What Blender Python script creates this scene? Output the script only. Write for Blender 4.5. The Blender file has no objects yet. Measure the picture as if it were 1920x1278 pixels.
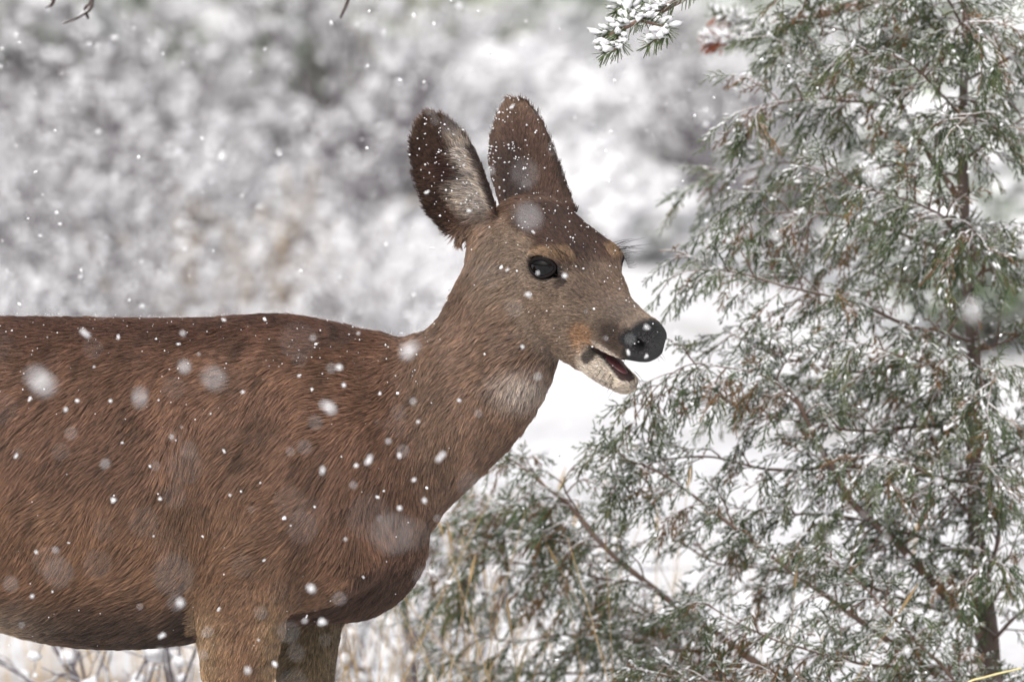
import bpy, math, random
import numpy as np
from mathutils import Vector, Matrix, kdtree

random.seed(7)
rng = np.random.default_rng(7)
scene = bpy.context.scene
COL = scene.collection

# ------------------------------------------------------------------ camera, sky, sun, exposure
K = 0.0007                       # metres per photograph pixel at the deer
ZC = 0.92                        # height of the view axis at the deer
DIST = 10.0
PITCH = math.radians(3.0)
cam_d = bpy.data.cameras.new('camera')
cam = bpy.data.objects.new('camera', cam_d)
COL.objects.link(cam)
CAM = Vector((0, -DIST * math.cos(PITCH), ZC + DIST * math.sin(PITCH)))
cam.location = CAM
cam.rotation_euler = (math.radians(90) - PITCH, 0, 0)
cam_d.sensor_width = 36
cam_d.lens = 36 * DIST / (1920 * K)
cam_d.clip_start = 0.1
cam_d.clip_end = 400
cam_d.dof.use_dof = True
cam_d.dof.focus_distance = 9.9
cam_d.dof.aperture_fstop = 5.4
scene.camera = cam

SUN_EL, SUN_ROT = math.radians(46), math.radians(200)
world = bpy.data.worlds.new('World')
scene.world = world
world.use_nodes = True
wn = world.node_tree
for n in list(wn.nodes):
    wn.nodes.remove(n)
sky = wn.nodes.new('ShaderNodeTexSky')
sky.sky_type = 'NISHITA'
sky.sun_disc = False
sky.sun_elevation = SUN_EL
sky.sun_rotation = SUN_ROT
sky.air_density = 1.0
sky.dust_density = 6.0
sky.ozone_density = 1.0
hs = wn.nodes.new('ShaderNodeHueSaturation')      # a closed snow cloud: hardly any blue
hs.inputs['Saturation'].default_value = 0.30
bg = wn.nodes.new('ShaderNodeBackground')
bg.inputs['Strength'].default_value = 0.15
wo = wn.nodes.new('ShaderNodeOutputWorld')
wn.links.new(sky.outputs[0], hs.inputs['Color'])
wn.links.new(hs.outputs[0], bg.inputs['Color'])
wn.links.new(bg.outputs[0], wo.inputs['Surface'])

sun_d = bpy.data.lights.new('sun', 'SUN')
sun_d.energy = 1.45
sun_d.angle = math.radians(40)
sun_d.color = (1.0, 0.97, 0.93)
sun = bpy.data.objects.new('sun', sun_d)
COL.objects.link(sun)
sun.location = (0, 0, 12)
# the sky's sun azimuth turns clockwise from +Y; the lamp shines from the same place
sdir = Vector((math.sin(SUN_ROT) * math.cos(SUN_EL), math.cos(SUN_ROT) * math.cos(SUN_EL), math.sin(SUN_EL)))
sun.rotation_euler = (-sdir).to_track_quat('-Z', 'Y').to_euler()

scene.view_settings.view_transform = 'Standard'
scene.view_settings.look = 'None'
scene.view_settings.exposure = 0.10
scene.view_settings.gamma = 1.0
scene.view_settings.use_curve_mapping = False
scene.render.engine = 'CYCLES'
scene.cycles.use_denoising = True
scene.cycles.max_bounces = 6
scene.cycles.diffuse_bounces = 3
scene.cycles.glossy_bounces = 2
scene.cycles.transmission_bounces = 2
scene.cycles.transparent_max_bounces = 4
scene.cycles.caustics_reflective = False
scene.cycles.caustics_refractive = False

# ------------------------------------------------------------------ helpers
CP, SP = math.cos(PITCH), math.sin(PITCH)


def at(px, py, Y=0.0):
    """the point at depth Y that the photograph shows at pixel (px, py)"""
    dx, dz = (px - 960) * K / DIST, (639 - py) * K / DIST
    d = Vector((dx, CP + dz * SP, -SP + dz * CP))
    t = (Y - CAM.y) / d.y
    return CAM + d * t


def lin(r, g, b):
    f = lambda c: (c / 255 / 12.92) if c / 255 <= 0.04045 else ((c / 255 + 0.055) / 1.055) ** 2.4
    return np.array([f(r), f(g), f(b)])


def hash3(i, j, k, seed):
    h = (i.astype(np.int64) * 374761393 + j.astype(np.int64) * 668265263 + k.astype(np.int64) * 2147483647 + seed * 1274126177) & 0xffffffff
    h = ((h ^ (h >> 13)) * 1274126177) & 0xffffffff
    h = h ^ (h >> 16)
    return (h & 0xffff) / 65535.0


def noise(P, scale, seed=0):
    """smooth value noise in 0..1 at points P (n,3), one cell = scale metres"""
    Q = np.asarray(P) / scale
    I = np.floor(Q)
    F = Q - I
    F = F * F * (3 - 2 * F)
    I = I.astype(np.int64)
    out = 0
    for a in (0, 1):
        for b in (0, 1):
            for c in (0, 1):
                w = (F[:, 0] if a else 1 - F[:, 0]) * (F[:, 1] if b else 1 - F[:, 1]) * (F[:, 2] if c else 1 - F[:, 2])
                out = out + w * hash3(I[:, 0] + a, I[:, 1] + b, I[:, 2] + c, seed)
    return out


def sstep(a, b, x):
    t = np.clip((x - a) / (b - a), 0, 1)
    return t * t * (3 - 2 * t)


def tag(o, label=None, cat=None, group=None, kind=None):
    if label: o['label'] = label
    if cat: o['category'] = cat
    if group: o['group'] = group
    if kind: o['kind'] = kind
    return o


def empty(name, loc):
    o = bpy.data.objects.new(name, None)
    o.empty_display_size = 0.1
    o.location = loc
    COL.objects.link(o)
    return o


def link_mesh(name, me, mat, parent=None, smooth=False):
    if mat is not None and not me.materials:
        me.materials.append(mat)
    if smooth:
        me.polygons.foreach_set('use_smooth', np.ones(len(me.polygons), bool))
    o = bpy.data.objects.new(name, me)
    COL.objects.link(o)
    if parent is not None:
        o.parent = parent
        o.matrix_parent_inverse = Matrix.Translation(-parent.location)
    return o


def mesh_np(name, V, F, colors=None):
    """mesh from vertex array and (n,3) or (n,4) face array"""
    me = bpy.data.meshes.new(name)
    V = np.asarray(V, np.float32)
    F = np.asarray(F, np.int32)
    me.vertices.add(len(V))
    me.vertices.foreach_set('co', V.ravel())
    k = F.shape[1]
    me.loops.add(F.size)
    me.loops.foreach_set('vertex_index', F.ravel())
    me.polygons.add(len(F))
    me.polygons.foreach_set('loop_start', np.arange(0, F.size, k, dtype=np.int32))
    if colors is not None:
        at_ = me.attributes.new('col', 'FLOAT_COLOR', 'POINT')
        c = np.ones((len(V), 4), np.float32)
        c[:, :3] = colors
        at_.data.foreach_set('color', c.ravel())
    me.update(calc_edges=True)
    return me


class Nodes:
    def __init__(self, name):
        self.m = bpy.data.materials.new(name)
        self.m.use_nodes = True
        self.t = self.m.node_tree
        self.p = self.t.nodes['Principled BSDF']
        self.out = self.t.nodes['Material Output']

    def n(self, kind, **kw):
        x = self.t.nodes.new(kind)
        for k, v in kw.items():
            if k in x.inputs:
                x.inputs[k].default_value = v
            else:
                setattr(x, k, v)
        return x

    def l(self, a, b):
        self.t.links.new(a, b)


def ramp(nd, fac, stops):
    r = nd.n('ShaderNodeValToRGB')
    el = r.color_ramp.elements
    while len(el) < len(stops):
        el.new(0.5)
    for e, (p, c) in zip(el, stops):
        e.position = p
        e.color = (*c, 1) if len(c) == 3 else c
    nd.l(fac, r.inputs[0])
    return r


def tube_mesh(paths, sides=6):
    """paths: list of (points (n,3), radii (n,)); open tapered tubes, joined. Returns V, F(quads)"""
    Vs, Fs, base = [], [], 0
    ang = np.arange(sides) * 2 * math.pi / sides
    for pts, rad in paths:
        pts = np.asarray(pts, float)
        n = len(pts)
        T = np.gradient(pts, axis=0)
        T /= np.linalg.norm(T, axis=1)[:, None] + 1e-12
        ref = np.array([0.0, 0.0, 1.0]) if abs(T[0][2]) < 0.8 else np.array([0.0, 1.0, 0.0])
        A = np.cross(T, ref)
        A /= np.linalg.norm(A, axis=1)[:, None] + 1e-12
        B = np.cross(T, A)
        ring = A[:, None, :] * np.cos(ang)[None, :, None] + B[:, None, :] * np.sin(ang)[None, :, None]
        V = pts[:, None, :] + ring * np.asarray(rad)[:, None, None]
        Vs.append(V.reshape(-1, 3))
        i = np.arange(n - 1)[:, None] * sides + np.arange(sides)[None, :]
        j = np.arange(n - 1)[:, None] * sides + (np.arange(sides)[None, :] + 1) % sides
        F = np.stack([i, j, j + sides, i + sides], -1).reshape(-1, 4) + base
        Fs.append(F)
        base += n * sides
    return np.concatenate(Vs), np.concatenate(Fs)


def catmull(pts, n):
    """smooth resample of control points (m,d) to n points"""
    P = np.asarray(pts, float)
    m = len(P)
    Q = np.vstack([2 * P[0] - P[1], P, 2 * P[-1] - P[-2]])
    u = np.linspace(0, m - 1 - 1e-9, n)
    i = u.astype(int)
    t = (u - i)[:, None]
    p0, p1, p2, p3 = Q[i], Q[i + 1], Q[i + 2], Q[i + 3]
    return 0.5 * (2 * p1 + (p2 - p0) * t + (2 * p0 - 5 * p1 + 4 * p2 - p3) * t ** 2 + (3 * p1 - p0 - 3 * p2 + p3) * t ** 3)


def hair_object(name, pts, radius, colors, mat, parent):
    """pts (n,k,3); radius (k,) or (n,k); colors (n,3) -> one hair curves object"""
    n, k, _ = pts.shape
    hc = bpy.data.hair_curves.new(name)
    hc.add_curves([k] * n)
    hc.points.foreach_set('position', pts.astype(np.float32).ravel())
    if 'radius' not in hc.attributes:
        hc.attributes.new('radius', 'FLOAT', 'POINT')
    r = np.broadcast_to(radius, (n, k)).astype(np.float32)
    hc.attributes['radius'].data.foreach_set('value', np.ascontiguousarray(r).ravel())
    a = hc.attributes.new('col', 'FLOAT_COLOR', 'CURVE')
    c = np.ones((n, 4), np.float32)
    c[:, :3] = colors
    a.data.foreach_set('color', c.ravel())
    hc.materials.append(mat)
    o = bpy.data.objects.new(name, hc)
    COL.objects.link(o)
    o.parent = parent
    o.matrix_parent_inverse = Matrix.Translation(-parent.location)
    return o


# ------------------------------------------------------------------ snowy ground rising behind the deer
def ground_z(x, y):
    x, y = np.asarray(x, float), np.asarray(y, float)
    z = np.where(y < 2, 0, .07 * (y - 2))
    z = np.where(y > 24, z + .012 * np.maximum(y - 24, 0) ** 1.35, z)
    P = np.stack([x.ravel(), y.ravel(), 0 * x.ravel()], 1)
    a = np.clip((y - 1.0) / 5, 0, 1)
    z = z + a * ((noise(P, 2.3, 21).reshape(x.shape) - .5) * .30 + (noise(P, .8, 22).reshape(x.shape) - .5) * .10) \
        + (noise(P, .28, 23).reshape(x.shape) - .5) * .025
    return z


def build_ground():
    xs = np.concatenate([np.linspace(-60, -6, 28), np.linspace(-5.8, 5.8, 130), np.linspace(6, 60, 28)])
    ys = np.concatenate([np.linspace(-16, 0, 34), np.linspace(.15, 26, 200), np.linspace(27, 160, 50)])
    X, Y = np.meshgrid(xs, ys, indexing='ij')
    V = np.stack([X, Y, ground_z(X, Y)], -1).reshape(-1, 3)
    n, m = X.shape
    i = (np.arange(n - 1)[:, None] * m + np.arange(m - 1)[None]).ravel()
    F = np.stack([i, i + m, i + m + 1, i + 1], 1)
    nd = Nodes('snow_ground')
    tc = nd.n('ShaderNodeTexCoord')
    n1 = nd.n('ShaderNodeTexNoise', Scale=1.3, Detail=8.0, Roughness=.6)
    n2 = nd.n('ShaderNodeTexNoise', Scale=24.0, Detail=6.0)
    nd.l(tc.outputs['Object'], n1.inputs['Vector'])
    nd.l(tc.outputs['Object'], n2.inputs['Vector'])
    # bare soil and litter shows through the thin new snow in patches
    r1 = ramp(nd, n1.outputs['Fac'], [(.30, (.30, .27, .25)), (.42, (.70, .70, .72)), (.62, (.82, .82, .84))])
    r2 = ramp(nd, n2.outputs['Fac'], [(.28, (.72, .70, .68)), (.5, (1, 1, 1))])
    mx = nd.n('ShaderNodeMix', data_type='RGBA', blend_type='MULTIPLY')
    mx.inputs[0].default_value = .8
    nd.l(r1.outputs[0], mx.inputs[6])
    nd.l(r2.outputs[0], mx.inputs[7])
    nd.l(mx.outputs[2], nd.p.inputs['Base Color'])
    nd.p.inputs['Roughness'].default_value = .8
    nd.p.inputs['Specular IOR Level'].default_value = .2
    b = nd.n('ShaderNodeBump', Strength=.6, Distance=.03)
    nd.l(n2.outputs['Fac'], b.inputs['Height'])
    nd.l(b.outputs[0], nd.p.inputs['Normal'])
    o = link_mesh('ground', mesh_np('ground', V, F), nd.m, None, True)
    tag(o, kind='structure')


build_ground()


# ------------------------------------------------------------------ plant building blocks
def prisms(A, B, ra, rb):
    """three sided tapered slivers from A to B (n,3); returns V, F quads"""
    A, B = np.asarray(A, float), np.asarray(B, float)
    n = len(A)
    ra, rb = np.broadcast_to(ra, n), np.broadcast_to(rb, n)
    T = B - A
    T /= np.linalg.norm(T, axis=1)[:, None] + 1e-12
    ref = np.where((np.abs(T[:, 2]) < .9)[:, None], np.array([[0, 0, 1.0]]), np.array([[1.0, 0, 0]]))
    U = np.cross(T, ref)
    U /= np.linalg.norm(U, axis=1)[:, None] + 1e-12
    W = np.cross(U, T)
    an = np.array([math.pi / 2, math.pi / 2 + 2.094, math.pi / 2 + 4.189])
    ring = U[:, None] * np.cos(an)[None, :, None] + W[:, None] * np.sin(an)[None, :, None]
    V = np.concatenate([A[:, None] + ring * ra[:, None, None], B[:, None] + ring * rb[:, None, None]], 1).reshape(-1, 3)
    b = (np.arange(n) * 6)[:, None, None]
    F = (np.array([[0, 1, 4, 3], [1, 2, 5, 4], [2, 0, 3, 5]])[None] + b).reshape(-1, 4)
    return V, F


OCT = np.array([[1, 0, 0], [-1, 0, 0], [0, 1, 0], [0, -1, 0], [0, 0, 1], [0, 0, -1]], float)
OCF = np.array([[0, 2, 4], [2, 1, 4], [1, 3, 4], [3, 0, 4], [2, 0, 5], [1, 2, 5], [3, 1, 5], [0, 3, 5]])
_t = (1 + 5 ** .5) / 2
ICO = np.array([[-1, _t, 0], [1, _t, 0], [-1, -_t, 0], [1, -_t, 0], [0, -1, _t], [0, 1, _t], [0, -1, -_t], [0, 1, -_t], [_t, 0, -1], [_t, 0, 1], [-_t, 0, -1], [-_t, 0, 1]]) / math.hypot(1, _t)
ICF = np.array([[0, 11, 5], [0, 5, 1], [0, 1, 7], [0, 7, 10], [0, 10, 11], [1, 5, 9], [5, 11, 4], [11, 10, 2], [10, 7, 6], [7, 1, 8], [3, 9, 4], [3, 4, 2], [3, 2, 6], [3, 6, 8], [3, 8, 9], [4, 9, 5], [2, 4, 11], [6, 2, 10], [8, 6, 7], [9, 8, 1]])


def lumps(C, R, axis=None, stretch=None, base=(OCT, OCF), rough=.3, flat=.75):
    """irregular lumps at C (n,3) of size R (n,), optionally stretched along axis (n,3)"""
    V0, F0 = base
    n, k = len(C), len(V0)
    V = np.tile(V0[None], (n, 1, 1)) * (1 + rough * (rng.random((n, k, 1)) - .5) * 2)
    V[:, :, 2] *= flat
    V = V * np.asarray(R)[:, None, None]
    if axis is not None:
        d = (V * axis[:, None, :]).sum(2)
        V = V + axis[:, None, :] * (d * (np.asarray(stretch) - 1)[:, None])[:, :, None]
    V = (V + np.asarray(C)[:, None]).reshape(-1, 3)
    F = (F0[None] + (np.arange(n) * k)[:, None, None]).reshape(-1, F0.shape[1])
    return V, F


ms = Nodes('fresh_snow')
ms.p.inputs['Base Color'].default_value = (.86, .86, .88, 1)
ms.p.inputs['Roughness'].default_value = .75
ms.p.inputs['Specular IOR Level'].default_value = .25
nsn = ms.n('ShaderNodeTexNoise', Scale=260.0, Detail=4.0)
nsb = ms.n('ShaderNodeBump', Strength=.5, Distance=.002)
ms.l(nsn.outputs['Fac'], nsb.inputs['Height'])
ms.l(nsb.outputs[0], ms.p.inputs['Normal'])
SNOW = ms.m


def plant_material(name, amount, scale, rough=.7):
    """albedo from the 'col' attribute, fresh snow caught on what faces up"""
    nd = Nodes(name)
    a = nd.n('ShaderNodeAttribute', attribute_name='col')
    g = nd.n('ShaderNodeNewGeometry')
    sx = nd.n('ShaderNodeSeparateXYZ')
    nd.l(g.outputs['Normal'], sx.inputs[0])
    tc = nd.n('ShaderNodeTexCoord')
    nz = nd.n('ShaderNodeTexNoise', Scale=scale, Detail=4.0)
    nd.l(tc.outputs['Object'], nz.inputs['Vector'])
    ad = nd.n('ShaderNodeMath', operation='MULTIPLY_ADD')
    ad.inputs[1].default_value = 1.6
    nd.l(nz.outputs['Fac'], ad.inputs[0])
    nd.l(sx.outputs['Z'], ad.inputs[2])
    mr = nd.n('ShaderNodeMapRange')
    mr.inputs['From Min'].default_value = 1.55 - amount
    mr.inputs['From Max'].default_value = 1.80 - amount
    nd.l(ad.outputs[0], mr.inputs['Value'])
    mx = nd.n('ShaderNodeMix', data_type='RGBA')
    nd.l(mr.outputs[0], mx.inputs[0])
    nd.l(a.outputs['Color'], mx.inputs[6])
    mx.inputs[7].default_value = (.82, .83, .85, 1)
    nd.l(mx.outputs[2], nd.p.inputs['Base Color'])
    nd.p.inputs['Roughness'].default_value = rough
    nd.p.inputs['Specular IOR Level'].default_value = .25
    return nd.m


M_BARK = plant_material('bark', .10, 30.0, .85)
M_TWIG = plant_material('twig_bark', .35, 40.0, .8)
M_LEAF = plant_material('scale_leaf', .0, 38.0)
M_SAGE = plant_material('sage_leaf', .72, 9.0)


def colv(base, n, rep, var=.25):
    """n random shades of base, each repeated for rep vertices"""
    c = np.asarray(base)[None] * rng.uniform(1 - var, 1 + var, (n, 1)) * rng.uniform(.93, 1.07, (n, 3))
    return np.repeat(c, rep, 0)

# ------------------------------------------------------------------ snow-laden brush on the slope behind
def sage_meshes(height, spread, n_leaf, snowy, green):
    stems, tips = [], []
    for i in range(30):
        a = random.uniform(0, 2 * math.pi)
        r = spread * math.sqrt(random.random())
        top = np.array([math.cos(a) * r, math.sin(a) * r, height * (1 - .55 * (r / spread) ** 2) * random.uniform(.75, 1.1)])
        mid = top * np.array([.55, .55, .45]) + np.random.default_rng(i).normal(0, .03, 3)
        p = catmull([[0, 0, -.05], mid, top], 6)
        stems.append((p, np.linspace(.012, .004, 6)))
        for q in p[2:]:
            tips.append(q)
        for j in range(4):
            d = np.array([random.uniform(-1, 1), random.uniform(-1, 1), random.uniform(.2, 1.1)])
            s = p[random.randint(2, 5)]
            e = s + d * random.uniform(.08, .20)
            stems.append((np.array([s, (s + e) / 2 + [0, 0, .01], e]), np.array([.004, .003, .002])))
            tips += [e, (s + e) / 2]
    V, F = tube_mesh(stems, 4)
    stem = mesh_np('stem', V, F, np.tile(lin(112, 108, 102), (len(V), 1)))
    stem.materials.append(M_TWIG)
    tips = np.array(tips)
    c = tips[rng.integers(0, len(tips), n_leaf)] + rng.normal(0, .045, (n_leaf, 3))
    d = rng.normal(0, .6, (n_leaf, 3)) + np.array([0, 0, .9])
    d /= np.linalg.norm(d, axis=1)[:, None]
    V, F = prisms(c, c + d * rng.uniform(.025, .055, (n_leaf, 1)), .0065, .003)
    leaf = mesh_np('foliage', V, F, colv(green, n_leaf, 6))
    leaf.materials.append(M_SAGE)
    # snow cushions on the outer, upper twigs
    score = tips[:, 2] + .25 * rng.random(len(tips))
    t = tips[np.argsort(-score)[:int(len(tips) * .75)]]
    ns_ = snowy
    k = t[rng.integers(0, len(t), ns_)] + rng.normal(0, .035, (ns_, 3)) + np.array([0, 0, .02])
    rs = rng.uniform(.012, .036, ns_)
    big = rng.random(ns_) < .30
    rs[big] = rng.uniform(.045, .095, big.sum())
    V, F = lumps(k, rs, base=(ICO, ICF), flat=.55)
    snow = mesh_np('snow', V, F)
    snow.materials.append(SNOW)
    return [('stem', stem, None), ('foliage', leaf, 'stuff'), ('snow', snow, 'stuff')]


def bare_meshes(height, spread, n_stem, snowy, col):
    paths, pos = [], []

    def grow(p, d, L, r, lev):
        n = 5
        pts = [p]
        dd = np.array(d, float)
        for i in range(n):
            dd = dd + rng.normal(0, .16, 3) + np.array([0, 0, .03])
            dd /= np.linalg.norm(dd)
            pts.append(pts[-1] + dd * L / n)
        pts = np.array(pts)
        paths.append((pts, np.linspace(r, r * .45, n + 1)))
        pos.extend(pts[1:])
        if lev < 2:
            for k in range(4 if lev == 0 else 3):
                q = pts[random.randint(2, n)]
                e = dd + rng.normal(0, .6, 3)
                e /= np.linalg.norm(e)
                grow(q, e, L * random.uniform(.4, .65), r * .55, lev + 1)

    for i in range(n_stem):
        a = random.uniform(0, 2 * math.pi)
        t = random.uniform(.1, 1) * spread / height
        grow(np.array([random.uniform(-.05, .05), random.uniform(-.05, .05), -.05]), np.array([math.cos(a) * t, math.sin(a) * t, 1.0]) / math.hypot(t, 1), height * random.uniform(.6, .9), .008, 0)
    V, F = tube_mesh(paths, 3)
    st = mesh_np('stem', V, F, np.tile(np.asarray(col), (len(V), 1)) * rng.uniform(.8, 1.2, (len(V), 1)))
    st.materials.append(M_TWIG)
    pos = np.array(pos)
    k = pos[rng.integers(0, len(pos), snowy)] + rng.normal(0, .012, (snowy, 3))
    V, F = lumps(k, rng.uniform(.006, .022, snowy), base=(ICO, ICF), flat=.7)
    sn = mesh_np('snow', V, F)
    sn.materials.append(SNOW)
    return [('stem', st, None), ('snow', sn, 'stuff')]


def place_plant(name, parts, x, y, s, rz, label, cat, group):
    z = float(ground_z(np.array([x]), np.array([y]))[0])
    e = empty(name, Vector((x, y, z)))
    e.rotation_euler = (0, 0, rz)
    e.scale = (s, s, s * random.uniform(.9, 1.1))
    tag(e, label, cat, group)
    for nm, me, kind in parts:
        o = bpy.data.objects.new(nm, me)
        COL.objects.link(o)
        o.parent = e
        if kind:
            o['kind'] = kind
    return e


SAGE = [sage_meshes(.62, .42, 2600, 330, lin(140, 172, 100)), sage_meshes(.75, .5, 3000, 460, lin(156, 184, 118)), sage_meshes(.5, .5, 2600, 520, lin(150, 178, 112)),
        sage_meshes(.68, .45, 3600, 240, lin(124, 146, 98)), sage_meshes(.6, .45, 3200, 260, lin(158, 160, 100))]
BARE = [bare_meshes(.62, .45, 16, 330, lin(112, 104, 110)), bare_meshes(.75, .40, 18, 260, lin(100, 92, 98)), bare_meshes(.45, .5, 15, 380, lin(120, 114, 118))]
DARK = [bare_meshes(.95, .5, 26, 160, lin(92, 80, 86)), bare_meshes(.8, .55, 26, 120, lin(104, 94, 100))]


ORD = 'first second third fourth fifth sixth seventh eighth ninth tenth eleventh twelfth thirteenth fourteenth fifteenth sixteenth seventeenth eighteenth'.split()
BURIED = [sage_meshes(.42, .5, 700, 900, lin(150, 168, 130)), sage_meshes(.36, .55, 500, 1000, lin(150, 164, 134))]
LIB = {'s': (SAGE, 'sagebrush'), 'w': (BURIED, 'sagebrush'), 'b': (BARE, 'bare_shrub'), 'd': (DARK, 'leafless_thicket')}


def brush_at(px, Y, s, kind, label, group=None):
    x = float(at(px, 600, Y).x)
    lib, nm = LIB[kind]
    place_plant(nm, random.choice(lib), x, Y, s, random.uniform(0, 6.28), label, 'shrub', group)


def brush_row(kind, look, where, group, spots):
    for i, (px, Y, s) in enumerate(sorted(spots)):
        brush_at(px, Y, s, kind, f'{look}, {ORD[i]} from the left in {where}', group)


# lower bands just above the deer's back: leafless, grey
brush_row('b', 'low leafless snow-sprinkled grey shrub', 'the row nearest the deer back', 'leafless shrubs behind the deer', [(-40, 6.6, .55), (90, 7.4, .62), (210, 6.9, .6), (340, 7.6, .65), (470, 7.0, .6), (590, 7.8, .66), (150, 8.2, .7), (420, 8.6, .75), (700, 7.4, .55), (-120, 7.8, .7), (300, 8.2, .7), (560, 8.7, .75), (20, 8.3, .7)])
brush_row('b', 'knee-high leafless grey shrub', 'the row below the sagebrush', 'leafless shrubs behind the deer', [(-60, 8.9, .95), (110, 9.6, 1.0), (260, 8.8, .9), (400, 9.8, 1.0), (520, 9.2, .95), (640, 10.2, 1.0), (60, 10.6, .9), (330, 10.9, .9), (740, 10.8, .9), (880, 10.2, .8), (1000, 12.2, .8), (1330, 10.6, .75), (1460, 9.4, .8)])
# green-white sagebrush in the middle of the left half and behind the juniper
brush_row('s', 'snow-heaped grey-green sagebrush', 'the front row on the slope', 'snowy sagebrush on the slope', [(-120, 11.8, 1.1), (60, 12.4, 1.2), (180, 11.6, 1.1), (310, 12.6, 1.25), (430, 11.9, 1.15), (560, 12.8, 1.2), (660, 12.0, 1.05), (770, 13.2, 1.1), (890, 13.0, 1.0), (-260, 13.0, 1.2)])
brush_row('s', 'snow-heaped grey-green sagebrush', 'the second row up the slope', 'snowy sagebrush on the slope', [(-10, 14.5, 1.2), (150, 15.0, 1.1), (390, 15.0, 1.15), (520, 15.4, 1.15), (650, 15.0, 1.1), (960, 15.8, 1.1), (1060, 17.4, 1.0), (820, 16.0, 1.1), (250, 16.4, .9)])
brush_row('s', 'pale snowy sagebrush', 'the group behind the juniper', 'snowy sagebrush on the slope', [(1560, 12.5, 1.0), (1700, 11.0, 1.1), (1850, 13.0, 1.2), (1980, 10.5, 1.1), (1640, 15.5, 1.0), (1780, 16.5, 1.1), (1930, 17.0, 1.1), (1440, 17.5, .9), (1300, 19.0, .9), (1840, 8.2, .8), (2060, 14.0, 1.2)])
brush_row('w', 'sagebrush almost buried in snow', 'the open snow patch', 'snowy sagebrush on the slope',
          [(1070, 13.4, .5), (1150, 14.4, .45), (1240, 13.0, .5), (1330, 14.2, .5), (1120, 11.4, .5), (1390, 12.4, .6), (1040, 10.2, .5), (1180, 9.6, .45), (960, 11.6, .6), (870, 11.8, .6), (1280, 11.2, .5)])
# the same brush goes on past the picture's left border
brush_row('s', 'snow-heaped sagebrush', 'the brush beyond the left border', 'snowy sagebrush on the slope',
          [(-380, 12.2, 1.1), (-520, 13.6, 1.2), (-680, 12.6, 1.1), (-860, 14.0, 1.2), (-330, 15.6, 1.1), (-560, 17.0, 1.1), (-800, 17.6, 1.2), (-300, 19.5, 1.0), (-500, 21.5, 1.2), (-1050, 13.2, 1.2), (-760, 21.5, 1.2), (-260, 24.0, 1.2)])
brush_row('b', 'leafless grey shrub', 'the brush beyond the left border', 'leafless shrubs behind the deer',
          [(-260, 9.4, .9), (-420, 9.8, .95), (-600, 9.2, .9), (-800, 10.2, .95), (-350, 7.6, .65), (-560, 7.4, .6)])
# dark thickets at the top of the picture
brush_row('d', 'dark purple-grey leafless thicket', 'the row up the slope', 'dark thickets up the slope', [(830, 17.0, .7), (930, 16.6, .75), (1030, 17.2, .7), (180, 19.5, 1.0), (760, 20.0, 1.2), (880, 21.5, 1.3), (1000, 20.5, 1.2), (1090, 22.5, 1.3), (640, 22.5, 1.1), (1190, 21.0, 1.0), (1330, 23.0, 1.1), (1560, 22.5, 1.2), (1760, 23.5, 1.2), (1950, 22.0, 1.2)])
brush_row('s', 'grey-green sagebrush', 'the third row, up the slope', 'snowy sagebrush on the slope', [(330, 21.5, 1.1), (-60, 18.2, 1.0), (520, 24.0, 1.2), (60, 23.0, 1.3), (420, 18.4, .7)])
brush_row('s', 'distant snowy sagebrush', 'the topmost row of brush', 'snowy sagebrush on the slope', [(100, 26.5, 1.3), (300, 26, 1.3), (480, 28, 1.3), (700, 27, 1.4), (900, 27.5, 1.3), (1150, 27, 1.3), (1400, 28, 1.3), (1650, 28, 1.4), (1900, 27, 1.3), (580, 19.6, 1.0), (460, 21, 1.0), (700, 18.2, .9)])
brush_at(1140, 17.2, .62, 'd', 'small dark thicket standing alone above the open snow behind the ears')
brush_at(1300, 11.0, .34, 'd', 'small dark thicket half buried in snow behind the muzzle')
brush_at(-15, 11.2, 1.0, 'd', 'dark purple-grey thicket cut by the photograph border beside the sagebrush')


def arching_shrub():
    base = np.array(at(850, 640, 8.6))
    base[2] = float(ground_z(np.array([base[0]]), np.array([base[1]]))[0])
    e = empty('arching_shrub', Vector(base))
    tag(e, 'leafless shrub with thick arching snow-coated stems above the deer back', 'shrub')
    ends = [((640, 440, 8.6), (690, 560)), ((690, 430, 8.8), (730, 540)), ((735, 425, 8.5), (765, 520)), ((615, 470, 8.4), (700, 600)), ((800, 440, 8.7), (810, 530)), ((850, 470, 8.6), (850, 560)), ((900, 450, 8.8), (880, 560))]
    for (tx, ty, tY), (mx_, my_) in ends:
        p = catmull([base, np.array(at(mx_ + 60, my_ + 20, 8.6)), np.array(at(mx_, my_, (tY + 8.6) / 2)), np.array(at(tx, ty, tY))], 16)
        p = p + rng.normal(0, .004, p.shape)
        V, F = tube_mesh([(p, np.linspace(.022, .006, 16))], 6)
        o = link_mesh('stem', mesh_np('stem', V, F, np.tile(lin(120, 112, 114), (len(V), 1))), M_TWIG, e, True)
        k = np.repeat(p[3:], 12, 0) + rng.normal(0, .010, (156, 3)) + np.array([0, 0, .012])
        V, F = lumps(k, rng.uniform(.008, .017, 156), base=(ICO, ICF))
        tag(link_mesh('snow', mesh_np('snow', V, F), SNOW, e, True), kind='stuff')


arching_shrub()

# ------------------------------------------------------------------ the deer
def pz(px, py, y=0.0):
    return np.array([(px - 960) * K, y, ZC + (639 - py) * K])


def smin(a, b, k):
    h = np.clip(0.5 + 0.5 * (b - a) / k, 0, 1)
    return b * (1 - h) + a * h - k * h * (1 - h)


def smax(a, b, k):
    return -smin(-a, -b, k)


_seen = []


def bounds(P):
    """bounding box of the points, remembered for the arrays in use"""
    for q, lo, hi in _seen:
        if q is P:
            return lo, hi
    T = np.ascontiguousarray(P.T)
    lo, hi = T.min(1), T.max(1)
    _seen.insert(0, (P, lo, hi))
    del _seen[4:]
    return lo, hi


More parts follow.
